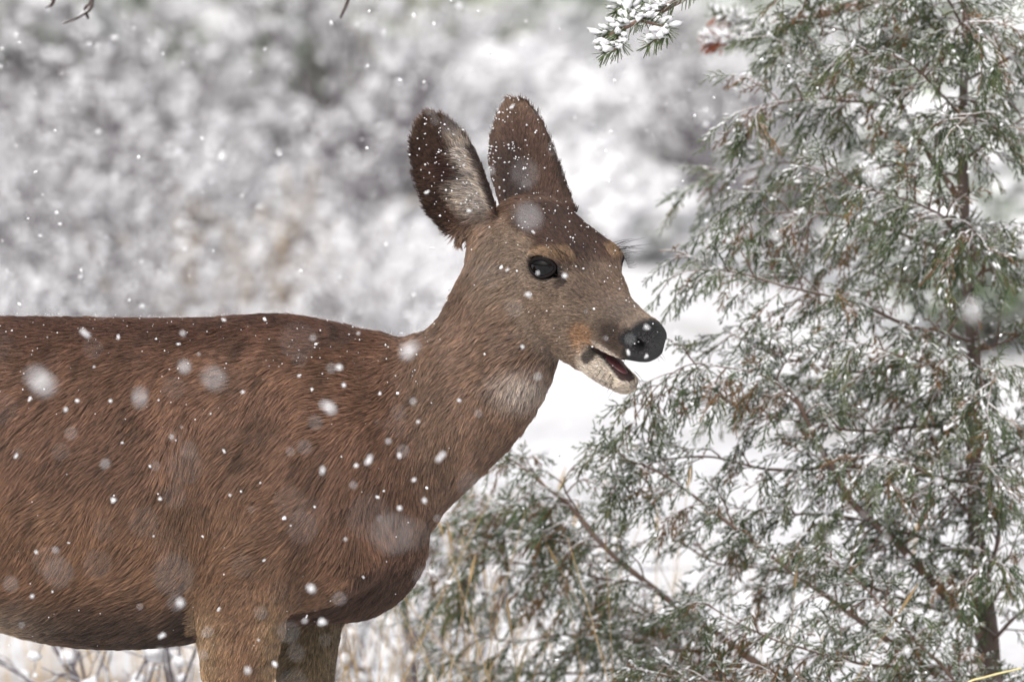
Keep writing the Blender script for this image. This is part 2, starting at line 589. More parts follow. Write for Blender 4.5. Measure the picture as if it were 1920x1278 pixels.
def ellipsoid(P, c, r):
    m = .06
    lo, hi = bounds(P)
    if ((lo - m > np.asarray(c) + r) | (hi + m < np.asarray(c) - r)).any():
        return np.full(len(P), .5)
    q = (P - np.asarray(c)) / np.asarray(r)
    n = np.sqrt(np.einsum('ij,ij->i', q, q))
    return (n - 1) * min(r)


def chain(P, nodes, n=10):
    """nodes: rows (x, y, z, r_inplane, w_lateral); sections widen in y. Elliptic tube round a smooth curve in the x-z plane"""
    N = catmull(nodes, n)
    best = np.full(len(P), .5)
    plo, phi = bounds(P)
    plo, phi = plo - .07, phi + .07
    for A, B in zip(N[:-1], N[1:]):
        m = max(A[3], B[3])
        if (min(A[0], B[0]) - m > phi[0] or max(A[0], B[0]) + m < plo[0] or min(A[2], B[2]) - m > phi[2] or max(A[2], B[2]) + m < plo[2]
                or min(A[1] - A[4], B[1] - B[4]) > phi[1] or max(A[1] + A[4], B[1] + B[4]) < plo[1]):
            continue
        d = B[[0, 2]] - A[[0, 2]]
        q = P[:, [0, 2]] - A[[0, 2]]
        h = np.clip((q @ d) / (d @ d + 1e-12), 0, 1)
        r = A[3] + (B[3] - A[3]) * h
        w = A[4] + (B[4] - A[4]) * h
        yc = A[1] + (B[1] - A[1]) * h
        e = q - h[:, None] * d
        f = (np.sqrt(np.einsum('ij,ij->i', e, e) / r ** 2 + ((P[:, 1] - yc) / w) ** 2) - 1) * np.minimum(r, w)
        best = np.minimum(best, f)
    return best


TRUNK = np.array([   # px x, top py, bottom py, half width in m
    [-790, 760, 840, .03], [-760, 680, 930, .075], [-690, 630, 1040, .115], [-560, 606, 1130, .145], [-380, 604, 1140, .155],
    [-180, 600, 1150, .165], [-60, 597, 1168, .17], [0, 597, 1180, .172], [100, 598, 1203, .172], [200, 599, 1212, .17],
    [300, 600, 1208, .162], [400, 598, 1195, .15], [470, 593, 1185, .142], [540, 593, 1172, .132], [610, 604, 1166, .122],
    [680, 622, 1160, .108], [730, 650, 1138, .09], [770, 715, 1100, .068], [796, 800, 1050, .04], [806, 880, 980, .015]])
TR = catmull(TRUNK, 220)
TR_X = (TR[:, 0] - 960) * K
TR_T = ZC + (639 - TR[:, 1]) * K
TR_B = ZC + (639 - TR[:, 2]) * K


def trunk(P):
    x = P[:, 0]
    if x.min() > TR_X[-1] + .07:
        return np.full(len(P), .5)
    t, b, w = (np.interp(x, TR_X, v) for v in (TR_T, TR_B, TR[:, 3]))
    zc, h = (t + b) / 2, (t - b) / 2
    s = (P[:, 2] - zc) / h
    ww = w * (1 - 0.20 * np.clip(s, 0, 1.2) ** 2 + 0.03 * np.clip(-s, 0, 1))
    ww = ww * (1 - np.interp(x, [-.45, -.32, -.1], [0, .34, .45]) * np.clip(-s, 0, 1) ** 2)
    n = (np.abs(s) ** 2.3 + np.abs(P[:, 1] / ww) ** 2.3) ** (1 / 2.3)
    f = (n - 1) * np.minimum(h, w)
    out = np.maximum(TR_X[0] - x, x - TR_X[-1])
    return np.where(out > 0, np.maximum(f, 0) + out, f)


def row(px, py, y, rpx, w):
    return [*pz(px, py, y), rpx * K, w]


NECK = [row(610, 850, 0, 195, .105), row(695, 840, 0, 175, .10), row(752, 808, 0, 163, .093), row(812, 772, -.002, 147, .086),
        row(876, 726, -.004, 131, .078), row(922, 664, -.004, 120, .072), row(950, 592, -.002, 110, .066), row(972, 520, .0, 98, .058)]
LEG_N = [row(510, 830, -.09, 120, .045), row(490, 960, -.11, 115, .052), row(466, 1080, -.112, 94, .05), row(453, 1180, -.105, 77, .046),
         row(450, 1290, -.095, 61, .038), row(452, 1420, -.088, 44, .029), row(456, 1530, -.086, 40, .028), row(452, 1640, -.086, 26, .019),
         row(450, 1790, -.086, 24, .017), row(452, 1850, -.086, 32, .021), row(470, 1900, -.086, 30, .021), row(486, 1935, -.086, 34, .025)]
LEG_F = [[a[0] + 118 * K, -a[1] - .005, a[2], a[3] * (.86 if i > 2 else 1), a[4]] for i, a in enumerate(LEG_N)]
HIND = [row(-520, 860, -.09, 220, .06), row(-500, 1000, -.10, 190, .062), row(-520, 1150, -.10, 120, .05), row(-590, 1280, -.095, 75, .036),
        row(-650, 1380, -.09, 50, .028), row(-655, 1460, -.088, 44, .024), row(-635, 1600, -.086, 30, .019), row(-620, 1790, -.086, 27, .018),
        row(-618, 1850, -.086, 34, .021), row(-598, 1900, -.086, 32, .021), row(-582, 1935, -.086, 36, .025)]
HIND_F = [[a[0] + 60 * K, -a[1], a[2], a[3], a[4]] for a in HIND]
TAIL = [row(-740, 690, 0, 34, .03), row(-785, 740, 0, 32, .028), row(-805, 830, 0, 26, .022), row(-810, 900, 0, 14, .012)]

# creases: behind the elbow and between shoulder and brisket
GROOVE_A = [row(420, 900, -.176, 10, .012), row(392, 1000, -.176, 12, .014), row(374, 1080, -.172, 14, .018), row(372, 1150, -.160, 14, .02)]
GROOVE_B = [row(556, 1150, -.118, 13, .02), row(590, 1098, -.134, 12, .016), row(640, 1068, -.140, 10, .013), row(700, 1055, -.130, 8, .01)]

# head frame: a forward along the face, b to the deer's own right (towards the camera), c up
TH, PH = math.radians(48), math.radians(30)
HF = np.array([math.cos(PH) * math.cos(TH), -math.cos(PH) * math.sin(TH), -math.sin(PH)])
HR = np.array([-math.sin(TH), -math.cos(TH), 0.0])
HU = np.cross(HR, HF)
HE = np.array(at(1080, 494, -0.05))


def to_head(P):
    d = P - HE
    return np.stack([d @ HF, d @ HR, d @ HU], 1)


def from_head(a, b, c):
    return HE + a * HF + b * HR + c * HU


EYE_R = 0.0225
EYES = [np.array([0.001, .0520, .000]), np.array([0.001, -.0520, .000])]
# chains in the head frame use the same helper: its x, y, z are a, b, c
MUZZLE = [[-.07, 0, -.028, .060, .058], [-.03, 0, -.028, .062, .059], [.01, 0, -.026, .057, .054], [.05, 0, -.028, .050, .044], [.085, 0, -.029, .042, .0365],
          [.118, 0, -.025, .036, .030], [.145, 0, -.021, .032, .028], [.158, 0, -.018, .029, .027]]
JAW = [[-.06, 0, -.070, .040, .050], [-.01, 0, -.078, .042, .044], [.04, 0, -.084, .035, .034], [.085, 0, -.086, .026, .026],
       [.118, 0, -.087, .0205, .023], [.140, 0, -.085, .0175, .020], [.156, 0, -.081, .0130, .017]]


def ear_frame(base, tip, n):
    t = tip - base
    L = np.linalg.norm(t)
    t = t / L
    n = n - t * (n @ t)
    n = n / np.linalg.norm(n)
    return base, t, np.cross(n, t), n, L


EARS = [ear_frame(np.array(at(906, 424, -.002)), np.array(at(803, 209, -.050)), np.array([-.30, -.95, .12])),
        ear_frame(np.array(at(1006, 412, .060)), np.array(at(955, 184, .085)), np.array([.52, .80, .10]))]
# half width of the ear along its length: (share of the length, on its +s side, on its -s side)
EAR_W = [np.array([[0, .040, .020], [.1, .051, .026], [.25, .059, .030], [.42, .056, .034], [.58, .052, .036], [.74, .044, .033], [.86, .033, .026], [.94, .022, .017], [1.0, .003, .003]]),
         np.array([[0, .062, .045], [.1, .059, .046], [.25, .055, .052], [.42, .050, .057], [.58, .045, .057], [.74, .037, .048], [.86, .027, .035], [.94, .018, .023], [1.0, .003, .003]])]


def ear_coords(P, k):
    base, t, s, n, L = EARS[k]
    d = P - base
    return d @ t / L, d @ s, d @ n


def ear(P, k):
    l, w, d = ear_coords(P, k)
    if l.min() > 1.4 or l.max() < -.4 or np.abs(w).min() > .12 or np.abs(d).min() > .12:
        return np.full(len(P), .5)
    W = np.where(w > 0, np.interp(l, EAR_W[k][:, 0], EAR_W[k][:, 1]), np.interp(l, EAR_W[k][:, 0], EAR_W[k][:, 2]))
    q = np.clip(w / W, -1.2, 1.2)
    cup = (.030 if k == 0 else .026) * (1 - np.clip(l, 0, 1) * .55)
    d0 = -cup * (1 - q * q) + .012 * np.clip(l, 0, 1)
    th = .0042 + .006 * np.clip(.35 - l, 0, 1)
    f = smax(np.abs(d - d0) - th, (np.abs(w) - W) * .8, .004)
    return np.maximum(f, np.maximum(-l - .05, l - 1.0) * .16)


def headsdf(P):
    H = to_head(P)
    hlo, hhi = bounds(H)
    if (hlo > .27).any() or (hhi < -.24).any():
        return np.full(len(P), .5)
    f = ellipsoid(H, (-.060, 0, -.008), (.088, .058, .050))
    f = smin(f, chain(H, MUZZLE, 14), .016)
    ja = chain(H, JAW, 12)
    kk = np.where(H[:, 0] > .09, .004, .022)
    f = smin(f, ja, kk)
    for s in (1, -1):
        f = smin(f, ellipsoid(H, (.005, s * .034, -.052), (.060, .026, .040)), .022)      # cheek
        f = smin(f, ellipsoid(H, (-.006, s * .0405, .018), (.034, .016, .0120)), .014)      # brow
        f = smin(f, ellipsoid(H, (.030, s * .035, -.012), (.030, .014, .016)), .016)
        f = smin(f, ellipsoid(H, (.156, s * .017, -.018), (.021, .0155, .021)), .010)       # nose wings
        f = smin(f, ellipsoid(H, (.116, s * .020, -.047), (.042, .013, .016)), .010)       # upper lip
    f = smin(f, ellipsoid(H, (.166, 0, -.016), (.0165, .024, .0245)), .008)                  # nose pad
    f = smin(f, ellipsoid(H, (.154, 0, -.085), (.016, .018, .013)), .008)                  # chin
    for s in (1, -1):
        e = EYES[0] * np.array([1, s, 1])
        f = smin(f, ellipsoid(H, e, (.0270, .0225, .0235)), .010)                           # lids
        Q = H - e - np.array([.0045, s * .013, .000])
        # the opening lies level although the face slopes
        ca, sa = math.cos(-.42), math.sin(-.42)
        Q = np.stack([Q[:, 0] * ca - Q[:, 2] * sa, Q[:, 1], Q[:, 0] * sa + Q[:, 2] * ca], 1)
        f = smax(f, -ellipsoid(Q, (0, 0, 0), (.0215, .060, .0148)), .002)
        f = smax(f, -ellipsoid(H, (.037, s * .0515, -.002), (.008, .006, .0035)), .006)      # gland in front of the eye
        f = smax(f, -ellipsoid(H, (.172, s * .0200, -.015), (.0095, .0090, .0068)), .004)   # nostril
        f = smax(f, -ellipsoid(H, (.160, s * .029, -.010), (.014, .006, .0050)), .004)
    # open mouth: a wedge from the corner forward
    h = np.clip((H[:, 0] - .096) / .08, 0, 1)
    cz = -.0650 + .0045 * h
    th = .001 + .0158 * h
    g = np.maximum(np.abs(H[:, 2] - cz) - th, .098 - H[:, 0])
    f = smax(f, -g, .005)
    return f


def deer_sdf(P):
    f = trunk(P)
    f = smin(f, chain(P, NECK, 22), .030)
    f = smin(f, ellipsoid(P, pz(560, 900, -.084), (.115, .062, .16)), .03)     # shoulder
    f = smin(f, ellipsoid(P, pz(560, 900, .075), (.115, .062, .16)), .03)
    f = smin(f, ellipsoid(P, pz(620, 1010, -.085), (.075, .045, .055)), .025)   # point of the shoulder
    f = smin(f, ellipsoid(P, pz(620, 1010, .085), (.075, .045, .055)), .025)
    f = smin(f, chain(P, LEG_N, 26), .022)
    f = smin(f, chain(P, LEG_F, 26), .022)
    f = smin(f, chain(P, HIND, 26), .03)
    f = smin(f, chain(P, HIND_F, 26), .03)
    f = smin(f, chain(P, TAIL, 8), .015)
    f = smax(f, -chain(P, GROOVE_A, 8), .016)
    f = smax(f, -chain(P, GROOVE_B, 8), .014)
    near = np.where((P[:, 0] > -.17) & (P[:, 2] > .75))[0]
    if len(near):
        Q = P[near]
        g = smin(f[near], headsdf(Q), .014)
        for k in (0, 1):
            base = EARS[k][0]
            g = smin(g, ellipsoid(Q, base + np.array([.012, .022 if k == 0 else -.012, -.028]), (.030, .024, .034)), .018)
            g = smin(g, ear(Q, k), .009)
        f[near] = g
    return f


def build_sdf(fn, lo, hi, h, block=8):
    """surface nets over a sparse band of blocks; returns vertices and quads"""
    lo = np.asarray(lo, float)
    nb = np.ceil((np.asarray(hi) - lo) / (h * block)).astype(int)
    n = nb * block
    H = h * block
    gx, gy, gz = np.meshgrid(*[np.arange(k) for k in nb], indexing='ij')
    B = np.stack([gx.ravel(), gy.ravel(), gz.ravel()], 1)
    fc = np.empty(len(B))
    sup = (B // 5) @ np.array([10000, 100, 1])
    order = np.argsort(sup, kind='stable')
    cuts = np.flatnonzero(np.diff(sup[order])) + 1
    for g in np.split(order, cuts):
        fc[g] = fn(lo + (B[g] + .5) * H)
    F = np.repeat(np.repeat(np.repeat(fc.reshape(nb).astype(np.float32), block, 0), block, 1), block, 2)
    near = B[np.abs(fc) < H * 1.5]
    o = np.stack(np.meshgrid(*[np.arange(block)] * 3, indexing='ij'), -1).reshape(-1, 3)
    sup = (near // 3) @ np.array([10000, 100, 1])
    order = np.argsort(sup, kind='stable')
    for g in np.split(order, np.flatnonzero(np.diff(sup[order])) + 1):
        I = (near[g][:, None, :] * block + o[None]).reshape(-1, 3)
        F[I[:, 0], I[:, 1], I[:, 2]] = fn(lo + I * h)
    S = F < 0
    n = np.array(F.shape)
    any_ = np.zeros(n - 1, bool)
    all_ = np.ones(n - 1, bool)
    for a in (0, 1):
        for b in (0, 1):
            for c in (0, 1):
                v = S[a:n[0] - 1 + a, b:n[1] - 1 + b, c:n[2] - 1 + c]
                any_ |= v
                all_ &= v
    cells = np.argwhere(any_ & ~all_)
    idx = -np.ones(n - 1, np.int64)
    idx[cells[:, 0], cells[:, 1], cells[:, 2]] = np.arange(len(cells))
    acc = np.zeros((len(cells), 3))
    cnt = np.zeros(len(cells))
    cor = [(a, b, c) for a in (0, 1) for b in (0, 1) for c in (0, 1)]
    val = {q: F[cells[:, 0] + q[0], cells[:, 1] + q[1], cells[:, 2] + q[2]] for q in cor}
    for p in cor:
        for ax in range(3):
            if p[ax] == 0:
                q = list(p)
                q[ax] = 1
                va, vb = val[p], val[tuple(q)]
                m = (va < 0) != (vb < 0)
                t = va[m] / (va[m] - vb[m])
                pt = np.tile(np.array(p, float), (m.sum(), 1))
                pt[:, ax] += t
                acc[m] += pt
                cnt[m] += 1
    V = lo + (cells + acc / cnt[:, None]) * h
    quads = []
    for ax in range(3):
        sl0 = [slice(1, k - 1) for k in n]
        sl1 = list(sl0)
        sl0[ax] = slice(0, n[ax] - 1)
        sl1[ax] = slice(1, n[ax])
        a_, b_ = S[tuple(sl0)], S[tuple(sl1)]
        e = np.argwhere(a_ != b_)
        inside = a_[e[:, 0], e[:, 1], e[:, 2]]
        off = np.array([1, 1, 1])
        off[ax] = 0
        e = e + off
        u, v = [(1, 2), (2, 0), (0, 1)][ax]
        q = []
        for du, dv in ((-1, -1), (0, -1), (0, 0), (-1, 0)):
            c = e.copy()
            c[:, u] += du
            c[:, v] += dv
            q.append(idx[c[:, 0], c[:, 1], c[:, 2]])
        q = np.stack(q, 1)
        q[~inside] = q[~inside][:, ::-1]
        quads.append(q)
    Q = np.concatenate(quads)
    Q = Q[(Q >= 0).all(1)]
    return V, Q


def sdf_normals(fn, V, e=.0015):
    g = np.stack([fn(V + np.eye(3)[i] * e) - fn(V - np.eye(3)[i] * e) for i in range(3)], 1)
    return g / (np.linalg.norm(g, axis=1)[:, None] + 1e-9)


DV, DQ = build_sdf(deer_sdf, (-1.30, -.27, -.02), (.30, .27, 1.30), .0030)
# keep the main piece's surface smooth: two light relaxations
for _ in range(2):
    s = np.zeros_like(DV)
    c = np.zeros(len(DV))
    for i in range(4):
        j = DQ[:, (i + 1) % 4]
        np.add.at(s, DQ[:, i], DV[j]); np.add.at(c, DQ[:, i], 1)
        np.add.at(s, j, DV[DQ[:, i]]); np.add.at(c, j, 1)
    DV = DV * .5 + .5 * s / np.maximum(c, 1)[:, None]
DN = np.zeros_like(DV)
fnm = np.cross(DV[DQ[:, 2]] - DV[DQ[:, 0]], DV[DQ[:, 3]] - DV[DQ[:, 1]])
for i in range(4):
    np.add.at(DN, DQ[:, i], fnm)
DN /= np.linalg.norm(DN, axis=1)[:, None] + 1e-12

def px_of(P):
    return P[:, 0] / K + 960, 639 - (P[:, 2] - ZC) / K


def blob(x, y, cx, cy, rx, ry, soft=.5):
    q = np.sqrt(((x - cx) / rx) ** 2 + ((y - cy) / ry) ** 2)
    return 1 - sstep(1 - soft, 1 + soft, q)


def regions(P):
    """masks over points of the coat"""
    x, y = px_of(P)
    H = to_head(P)
    hd = headsdf(P)
    l0, w0, d0 = ear_coords(P, 0)
    l1, w1, d1 = ear_coords(P, 1)
    ears = []
    for k, (l, w, d) in enumerate(((l0, w0, d0), (l1, w1, d1))):
        W = np.where(w > 0, np.interp(l, EAR_W[k][:, 0], EAR_W[k][:, 1]), np.interp(l, EAR_W[k][:, 0], EAR_W[k][:, 2]))
        q = np.clip(w / W, -1.2, 1.2)
        cup = (.030 if k == 0 else .026) * (1 - np.clip(l, 0, 1) * .55)
        dd = d - (-cup * (1 - q * q) + .012 * np.clip(l, 0, 1))
        m = sstep(-.02, .12, l) * (1 - sstep(.012, .02, np.abs(dd))) * (np.abs(w) < W + .008)
        ears.append((m, l, q, dd))
    ear_m = np.maximum(ears[0][0], ears[1][0])
    hw = (1 - sstep(.004, .022, hd)) * sstep(-.115, -.075, H[:, 0]) * (1 - ear_m)
    return x, y, H, hw, ears, ear_m


def coat(P, N):
    """albedo, hair length, hair share (0 where bare), gloss"""
    x, y, H, hw, ears, ear_m = regions(P)
    n = len(P)
    nz = noise(P, .045, 3)[:, None]
    nf = noise(P, .012, 5)[:, None]

    def mix(c, m, col):
        m = m[:, None]
        return c * (1 - m) + np.asarray(col)[None] * m

    c = np.tile(lin(132, 98, 78), (n, 1))
    L = np.full(n, .0165) + .005 * (x < 740) * (y > 630) * (y < 1090)
    # back line darker and redder, belly dark, flank lower ochre
    up = 1 - sstep(595, 700, y + 25 * (nz[:, 0] - .5))
    body = x < 800
    c = mix(c, up * body * .9, lin(92, 60, 46))
    c = mix(c, blob(x, y, 120, 1020, 330, 110, .7) * .55, lin(148, 112, 82))
    c = mix(c, blob(x, y, 430, 1010, 130, 190, .8) * .35, lin(140, 108, 80))
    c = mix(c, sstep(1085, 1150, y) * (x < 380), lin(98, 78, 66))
    c = mix(c, sstep(1080, 1190, y) * (1 - sstep(20, 170, x)), lin(176, 156, 138))
    c = mix(c, sstep(1130, 1190, y) * (1 - sstep(-150, 20, x)), lin(225, 215, 205))
    L = np.where((y > 1080) & (x < 380), .025, L)
    # chest and brisket dark
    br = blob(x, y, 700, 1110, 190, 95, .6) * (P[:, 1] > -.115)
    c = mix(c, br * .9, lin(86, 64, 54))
    # neck greyer, nape brown, throat patch white
    nk = sstep(-.10, .05, (x - 800) / 500 + (900 - y) / 900 * .25) * (x > 700)
    c = mix(c, nk * .8, lin(138, 112, 94))
    c = mix(c, blob(x, y, 985, 718, 50, 32, .85) * .75, lin(205, 196, 190))
    c = mix(c, blob(x, y, 925, 500, 40, 80, .6) * .6, lin(160, 140, 122))
    # legs
    leg = sstep(960, 1180, y) * (x > 360) * (x < 660) * (P[:, 1] < -.06)
    edge = np.exp(-((x - 385) / 40) ** 2) + np.exp(-((x - 520) / 26) ** 2)  # both leg edges coloured paler, painting their golden lit rims
    c = mix(c, leg * .85, lin(146, 112, 84))
    c = mix(c, leg * np.clip(edge, 0, 1) * sstep(1060, 1180, y) * .8, lin(186, 156, 118))
    far = sstep(1120, 1190, y) * (x > 480) * (P[:, 1] > .03)
    c = mix(c, far, lin(138, 120, 92))
    L = np.where(leg + far > .4, .012, L)
    c = mix(c, sstep(1880, 1925, y), lin(40, 36, 34))
    # head
    a, b, cc = H[:, 0], H[:, 1], H[:, 2]
    c = mix(c, hw, lin(152, 132, 115))
    L = L * (1 - hw) + .0078 * hw
    fore = hw * sstep(.004, .024, cc) * (1 - sstep(.02, .075, a))
    c = mix(c, fore * .97, lin(76, 52, 44))
    L = np.where((fore > .5) & (a < -.05), .013, L)
    cap = blob(x, y, 1015, 402, 75, 44, .6) * (1 - ear_m) * (b < .040) * (1 - fore)
    c = mix(c, cap * .9, lin(84, 60, 51))
    bridge = hw * sstep(.02, .07, a) * sstep(-.022, .0, cc) * (1 - sstep(.11, .15, a))
    c = mix(c, bridge * .55, lin(112, 92, 82))
    c = mix(c, hw * sstep(.08, .13, a) * sstep(-.02, .0, cc) * .6, lin(132, 120, 112))
    ab = np.abs(b)
    eyem = np.sqrt(((a - .004) / .036) ** 2 + ((cc - (a - .004) * .35) / .026) ** 2)
    ring = hw * (1 - sstep(.95, 1.55, eyem)) * (ab > .03)
    c = mix(c, ring * .5 * sstep(.006, .016, cc - a * .35) * (1 - sstep(1.0, 1.25, eyem)), lin(180, 148, 112))
    c = mix(c, ring * .7 * (1 - sstep(-.012, .004, cc)), lin(168, 150, 134))
    lid = hw * (1 - sstep(.80, 1.0, np.sqrt(((a - .008 + (cc + .001) * .35) / .0300) ** 2 + ((cc + .001 - (a - .008) * .40) / .0178) ** 2))) * (ab > .035)
    c = mix(c, lid, lin(34, 28, 27))
    gl = hw * (1 - sstep(.6, 1.1, np.sqrt(((a - .037) / .0075) ** 2 + ((cc + .003) / .0115) ** 2))) * (ab > .03)
    c = mix(c, gl * .85, lin(52, 40, 36))
    # muzzle: ochre at the mouth corner, dark behind the nostril, white chin
    c = mix(c, hw * (1 - sstep(.6, 1.2, np.sqrt(((a - .092) / .020) ** 2 + ((cc + .056) / .024) ** 2))) * .8, lin(196, 150, 106))
    c = mix(c, hw * (1 - sstep(.5, 1.3, np.sqrt(((a - .140) / .036) ** 2 + ((cc + .026) / .020) ** 2))) * .85, lin(64, 50, 44))
    lip = hw * (1 - sstep(.6, 1.15, np.sqrt(((a - .140) / .036) ** 2 + ((cc + .049) / .006) ** 2)))
    c = mix(c, lip * .85, lin(214, 204, 196))
    chin = hw * sstep(.082, .104, a) * sstep(.060, .070, -cc)
    c = mix(c, chin, lin(232, 222, 210))
    spot = hw * (1 - sstep(.6, 1.15, np.sqrt(((a - .103) / .011) ** 2 + ((cc + .0765) / .014) ** 2))) * (ab > .012)
    c = mix(c, spot * .9, lin(50, 42, 40))
    L = np.where((hw > .5) & (a > .085), .006, L)
    h = np.clip((a - .096) / .08, 0, 1)
    inm = hw * (np.abs(cc - (-.0650 + .0045 * h)) < .0032 + .0150 * h) * (a > .095)
    c = mix(c, inm * 1.0, lin(70, 42, 42))
    # dark lip edge of the lower jaw
    c = mix(c, inm * (cc < -.0650 + .0045 * h), lin(92, 70, 66))
    nose = hw * sstep(.153, .160, a - .35 * (ab - .01) * (cc < -.02)) * (cc > -.046)
    nose = np.maximum(nose, hw * (1 - sstep(.8, 1.1, np.sqrt(((a - .160) / .013) ** 2 + ((cc + .014) / .012) ** 2))) * (ab > .015))
    c = mix(c, nose, lin(30, 28, 30))
    nst = hw * (1 - sstep(.7, 1.1, np.sqrt(((a - .164) / .012) ** 2 + ((cc + .013) / .0085) ** 2))) * (ab > .012)
    c = mix(c, nst, lin(10, 9, 9))
    bare = np.clip(nose + inm + lid * 1.2, 0, 1)
    # ears
    for k, (m, l, q, dd) in enumerate(ears):
        if k == 0:
            inner = m * (dd > 0)
            outer = m * (dd <= 0)
        else:
            inner = m * (dd > 0)
            outer = m * (dd <= 0)
        c = mix(c, outer, lin(106, 80, 68))
        c = mix(c, outer * (1 - sstep(.25, .75, np.abs(q + .2))) * sstep(.05, .2, l) * (1 - sstep(.5, .75, l)) * (.85 if k else .4), lin(62, 47, 44))
        c = mix(c, inner, lin(94, 70, 60))
        # dark skin up the middle, pale hair towards the inner margin and low down
        pale = (1 - sstep(-.35, .2, q + .25 * (nz[:, 0] - .5))) * (1 - sstep(.62, .86, l)) * sstep(-1.0, -.82, q)
        low = (1 - sstep(.30, .46, l)) * sstep(-.9, -.5, q) * (1 - sstep(.2, .62, q))
        tip = sstep(.72, .92, l) * .55
        c = mix(c, inner * np.clip(pale + low * .8, 0, 1) * .9, lin(224, 214, 204))
        c = mix(c, inner * np.clip(1 - pale - low, 0, 1) * (1 - sstep(.2, .55, np.abs(q - .05))) * (1 - sstep(.5, .75, l)) * .9, lin(70, 44, 38))
        c = mix(c, m * tip, lin(150, 122, 102))
        c = mix(c, m * sstep(.84, .98, np.abs(q)) * .8, lin(66, 50, 44))
        L = L * (1 - m) + m * np.where(dd > 0, .011, .0085)
        L = np.where(inner * (pale + low) > .35, .017, L)
    c = c * (.86 + .28 * nz) * (.9 + .2 * nf)
    return c, L, 1 - bare, nose


GUIDES = np.array([   # photograph pixel, direction in the picture (x right, y down)
    [50, 640, -1, .30], [300, 630, -1, .35], [560, 615, -1, .30], [690, 650, -.95, .3], [60, 760, -.75, .65], [100, 850, -.6, .8], [300, 740, -.7, .7],
    [420, 700, -.95, .35], [520, 720, -.75, .65], [640, 720, -.85, .45], [200, 900, -.65, .75], [330, 850, -.45, .9], [380, 960, -.35, .95],
    [470, 850, -.75, .65], [560, 880, -.75, .65], [680, 850, -.6, .8], [100, 1050, -.8, .6], [280, 1050, -.85, .5], [200, 1150, -.85, .45],
    [340, 1140, -.8, .6], [420, 1100, -.35, .95], [450, 1200, -.15, 1], [500, 1160, -.35, .95], [500, 1000, -.6, .8], [600, 1000, -.6, .8],
    [620, 1090, -.7, .7], [700, 1090, -.25, 1], [740, 1000, -.15, 1], [780, 1000, -.1, 1], [830, 880, -.2, 1], [900, 800, -.2, 1], [960, 750, -.2, 1],
    [1000, 710, -.1, 1], [900, 660, -.45, .9], [850, 620, -.65, .75], [800, 680, -.65, .75], [760, 760, -.6, .8], [450, 1400, 0, 1], [450, 1700, 0, 1],
    [930, 560, -.7, .75], [900, 480, -.6, .8], [960, 500, -.75, .5], [980, 440, -.7, -.4], [1000, 600, -.65, .75], [1050, 620, -.75, .6],
    [1060, 560, -.8, .35], [1120, 640, -.85, .35], [1120, 560, -.8, -.2], [1180, 560, -.6, -.6], [1190, 600, -.7, -.4], [1150, 690, -.9, -.05], [1180, 720, -.9, -.1],
    [1080, 460, -.5, -.85], [1040, 420, -.4, -.9], [1130, 480, -.55, -.8], [1090, 520, -.7, -.5], [1015, 465, -.8, -.4], [1020, 535, -.85, .3]], float)


def flow(P, N):
    """direction the hair lies in, tangent to the skin"""
    x, y, H, hw, ears, ear_m = regions(P)
    d2 = (x[:, None] - GUIDES[None, :, 0]) ** 2 + (y[:, None] - GUIDES[None, :, 1]) ** 2 + 400
    w = 1 / d2 ** 1.7
    w /= w.sum(1)[:, None]
    g = w @ GUIDES[:, 2:]
    ang = (noise(P, .06, 11) - .5) * 1.1 + (noise(P, .025, 12) - .5) * .35
    ca, sa = np.cos(ang), np.sin(ang)
    D = np.stack([g[:, 0] * ca - g[:, 1] * sa, np.zeros(len(P)), -(g[:, 0] * sa + g[:, 1] * ca)], 1)
    for k in (0, 1):
        m, l, q, dd = ears[k]
        t, s = EARS[k][1], EARS[k][2]
        E = t[None] + s[None] * (q * .55)[:, None]
        # hair inside the ear runs across from the inner margin
        if k == 0:
            E = np.where(((dd > 0) & (l < .62))[:, None], s[None] * .8 + t[None] * .55, E)
        D = D * (1 - m[:, None]) + E * m[:, None]
    D -= N * (D * N).sum(1)[:, None]
    return D / (np.linalg.norm(D, axis=1)[:, None] + 1e-9)


# materials
mt = Nodes('deer_skin')
at_n = mt.n('ShaderNodeAttribute', attribute_name='col')
ns = mt.n('ShaderNodeTexNoise', Scale=900.0, Detail=3.0)
mx = mt.n('ShaderNodeMix', data_type='RGBA', blend_type='MULTIPLY')
mx.inputs[0].default_value = .5
mt.l(at_n.outputs['Color'], mx.inputs[6])
mt.l(ns.outputs['Color'], mx.inputs[7])
mt.l(mx.outputs[2], mt.p.inputs['Base Color'])
at_g = mt.n('ShaderNodeAttribute', attribute_name='gloss')
rr = mt.n('ShaderNodeMapRange')
rr.inputs['To Min'].default_value = .75
rr.inputs['To Max'].default_value = .50
mt.l(at_g.outputs['Fac'], rr.inputs['Value'])
mt.l(rr.outputs[0], mt.p.inputs['Roughness'])
vor = mt.n('ShaderNodeTexVoronoi', Scale=420.0)
bp = mt.n('ShaderNodeBump', Strength=1.0, Distance=.0030)
mt.l(vor.outputs['Distance'], bp.inputs['Height'])
mt.l(bp.outputs[0], mt.p.inputs['Normal'])

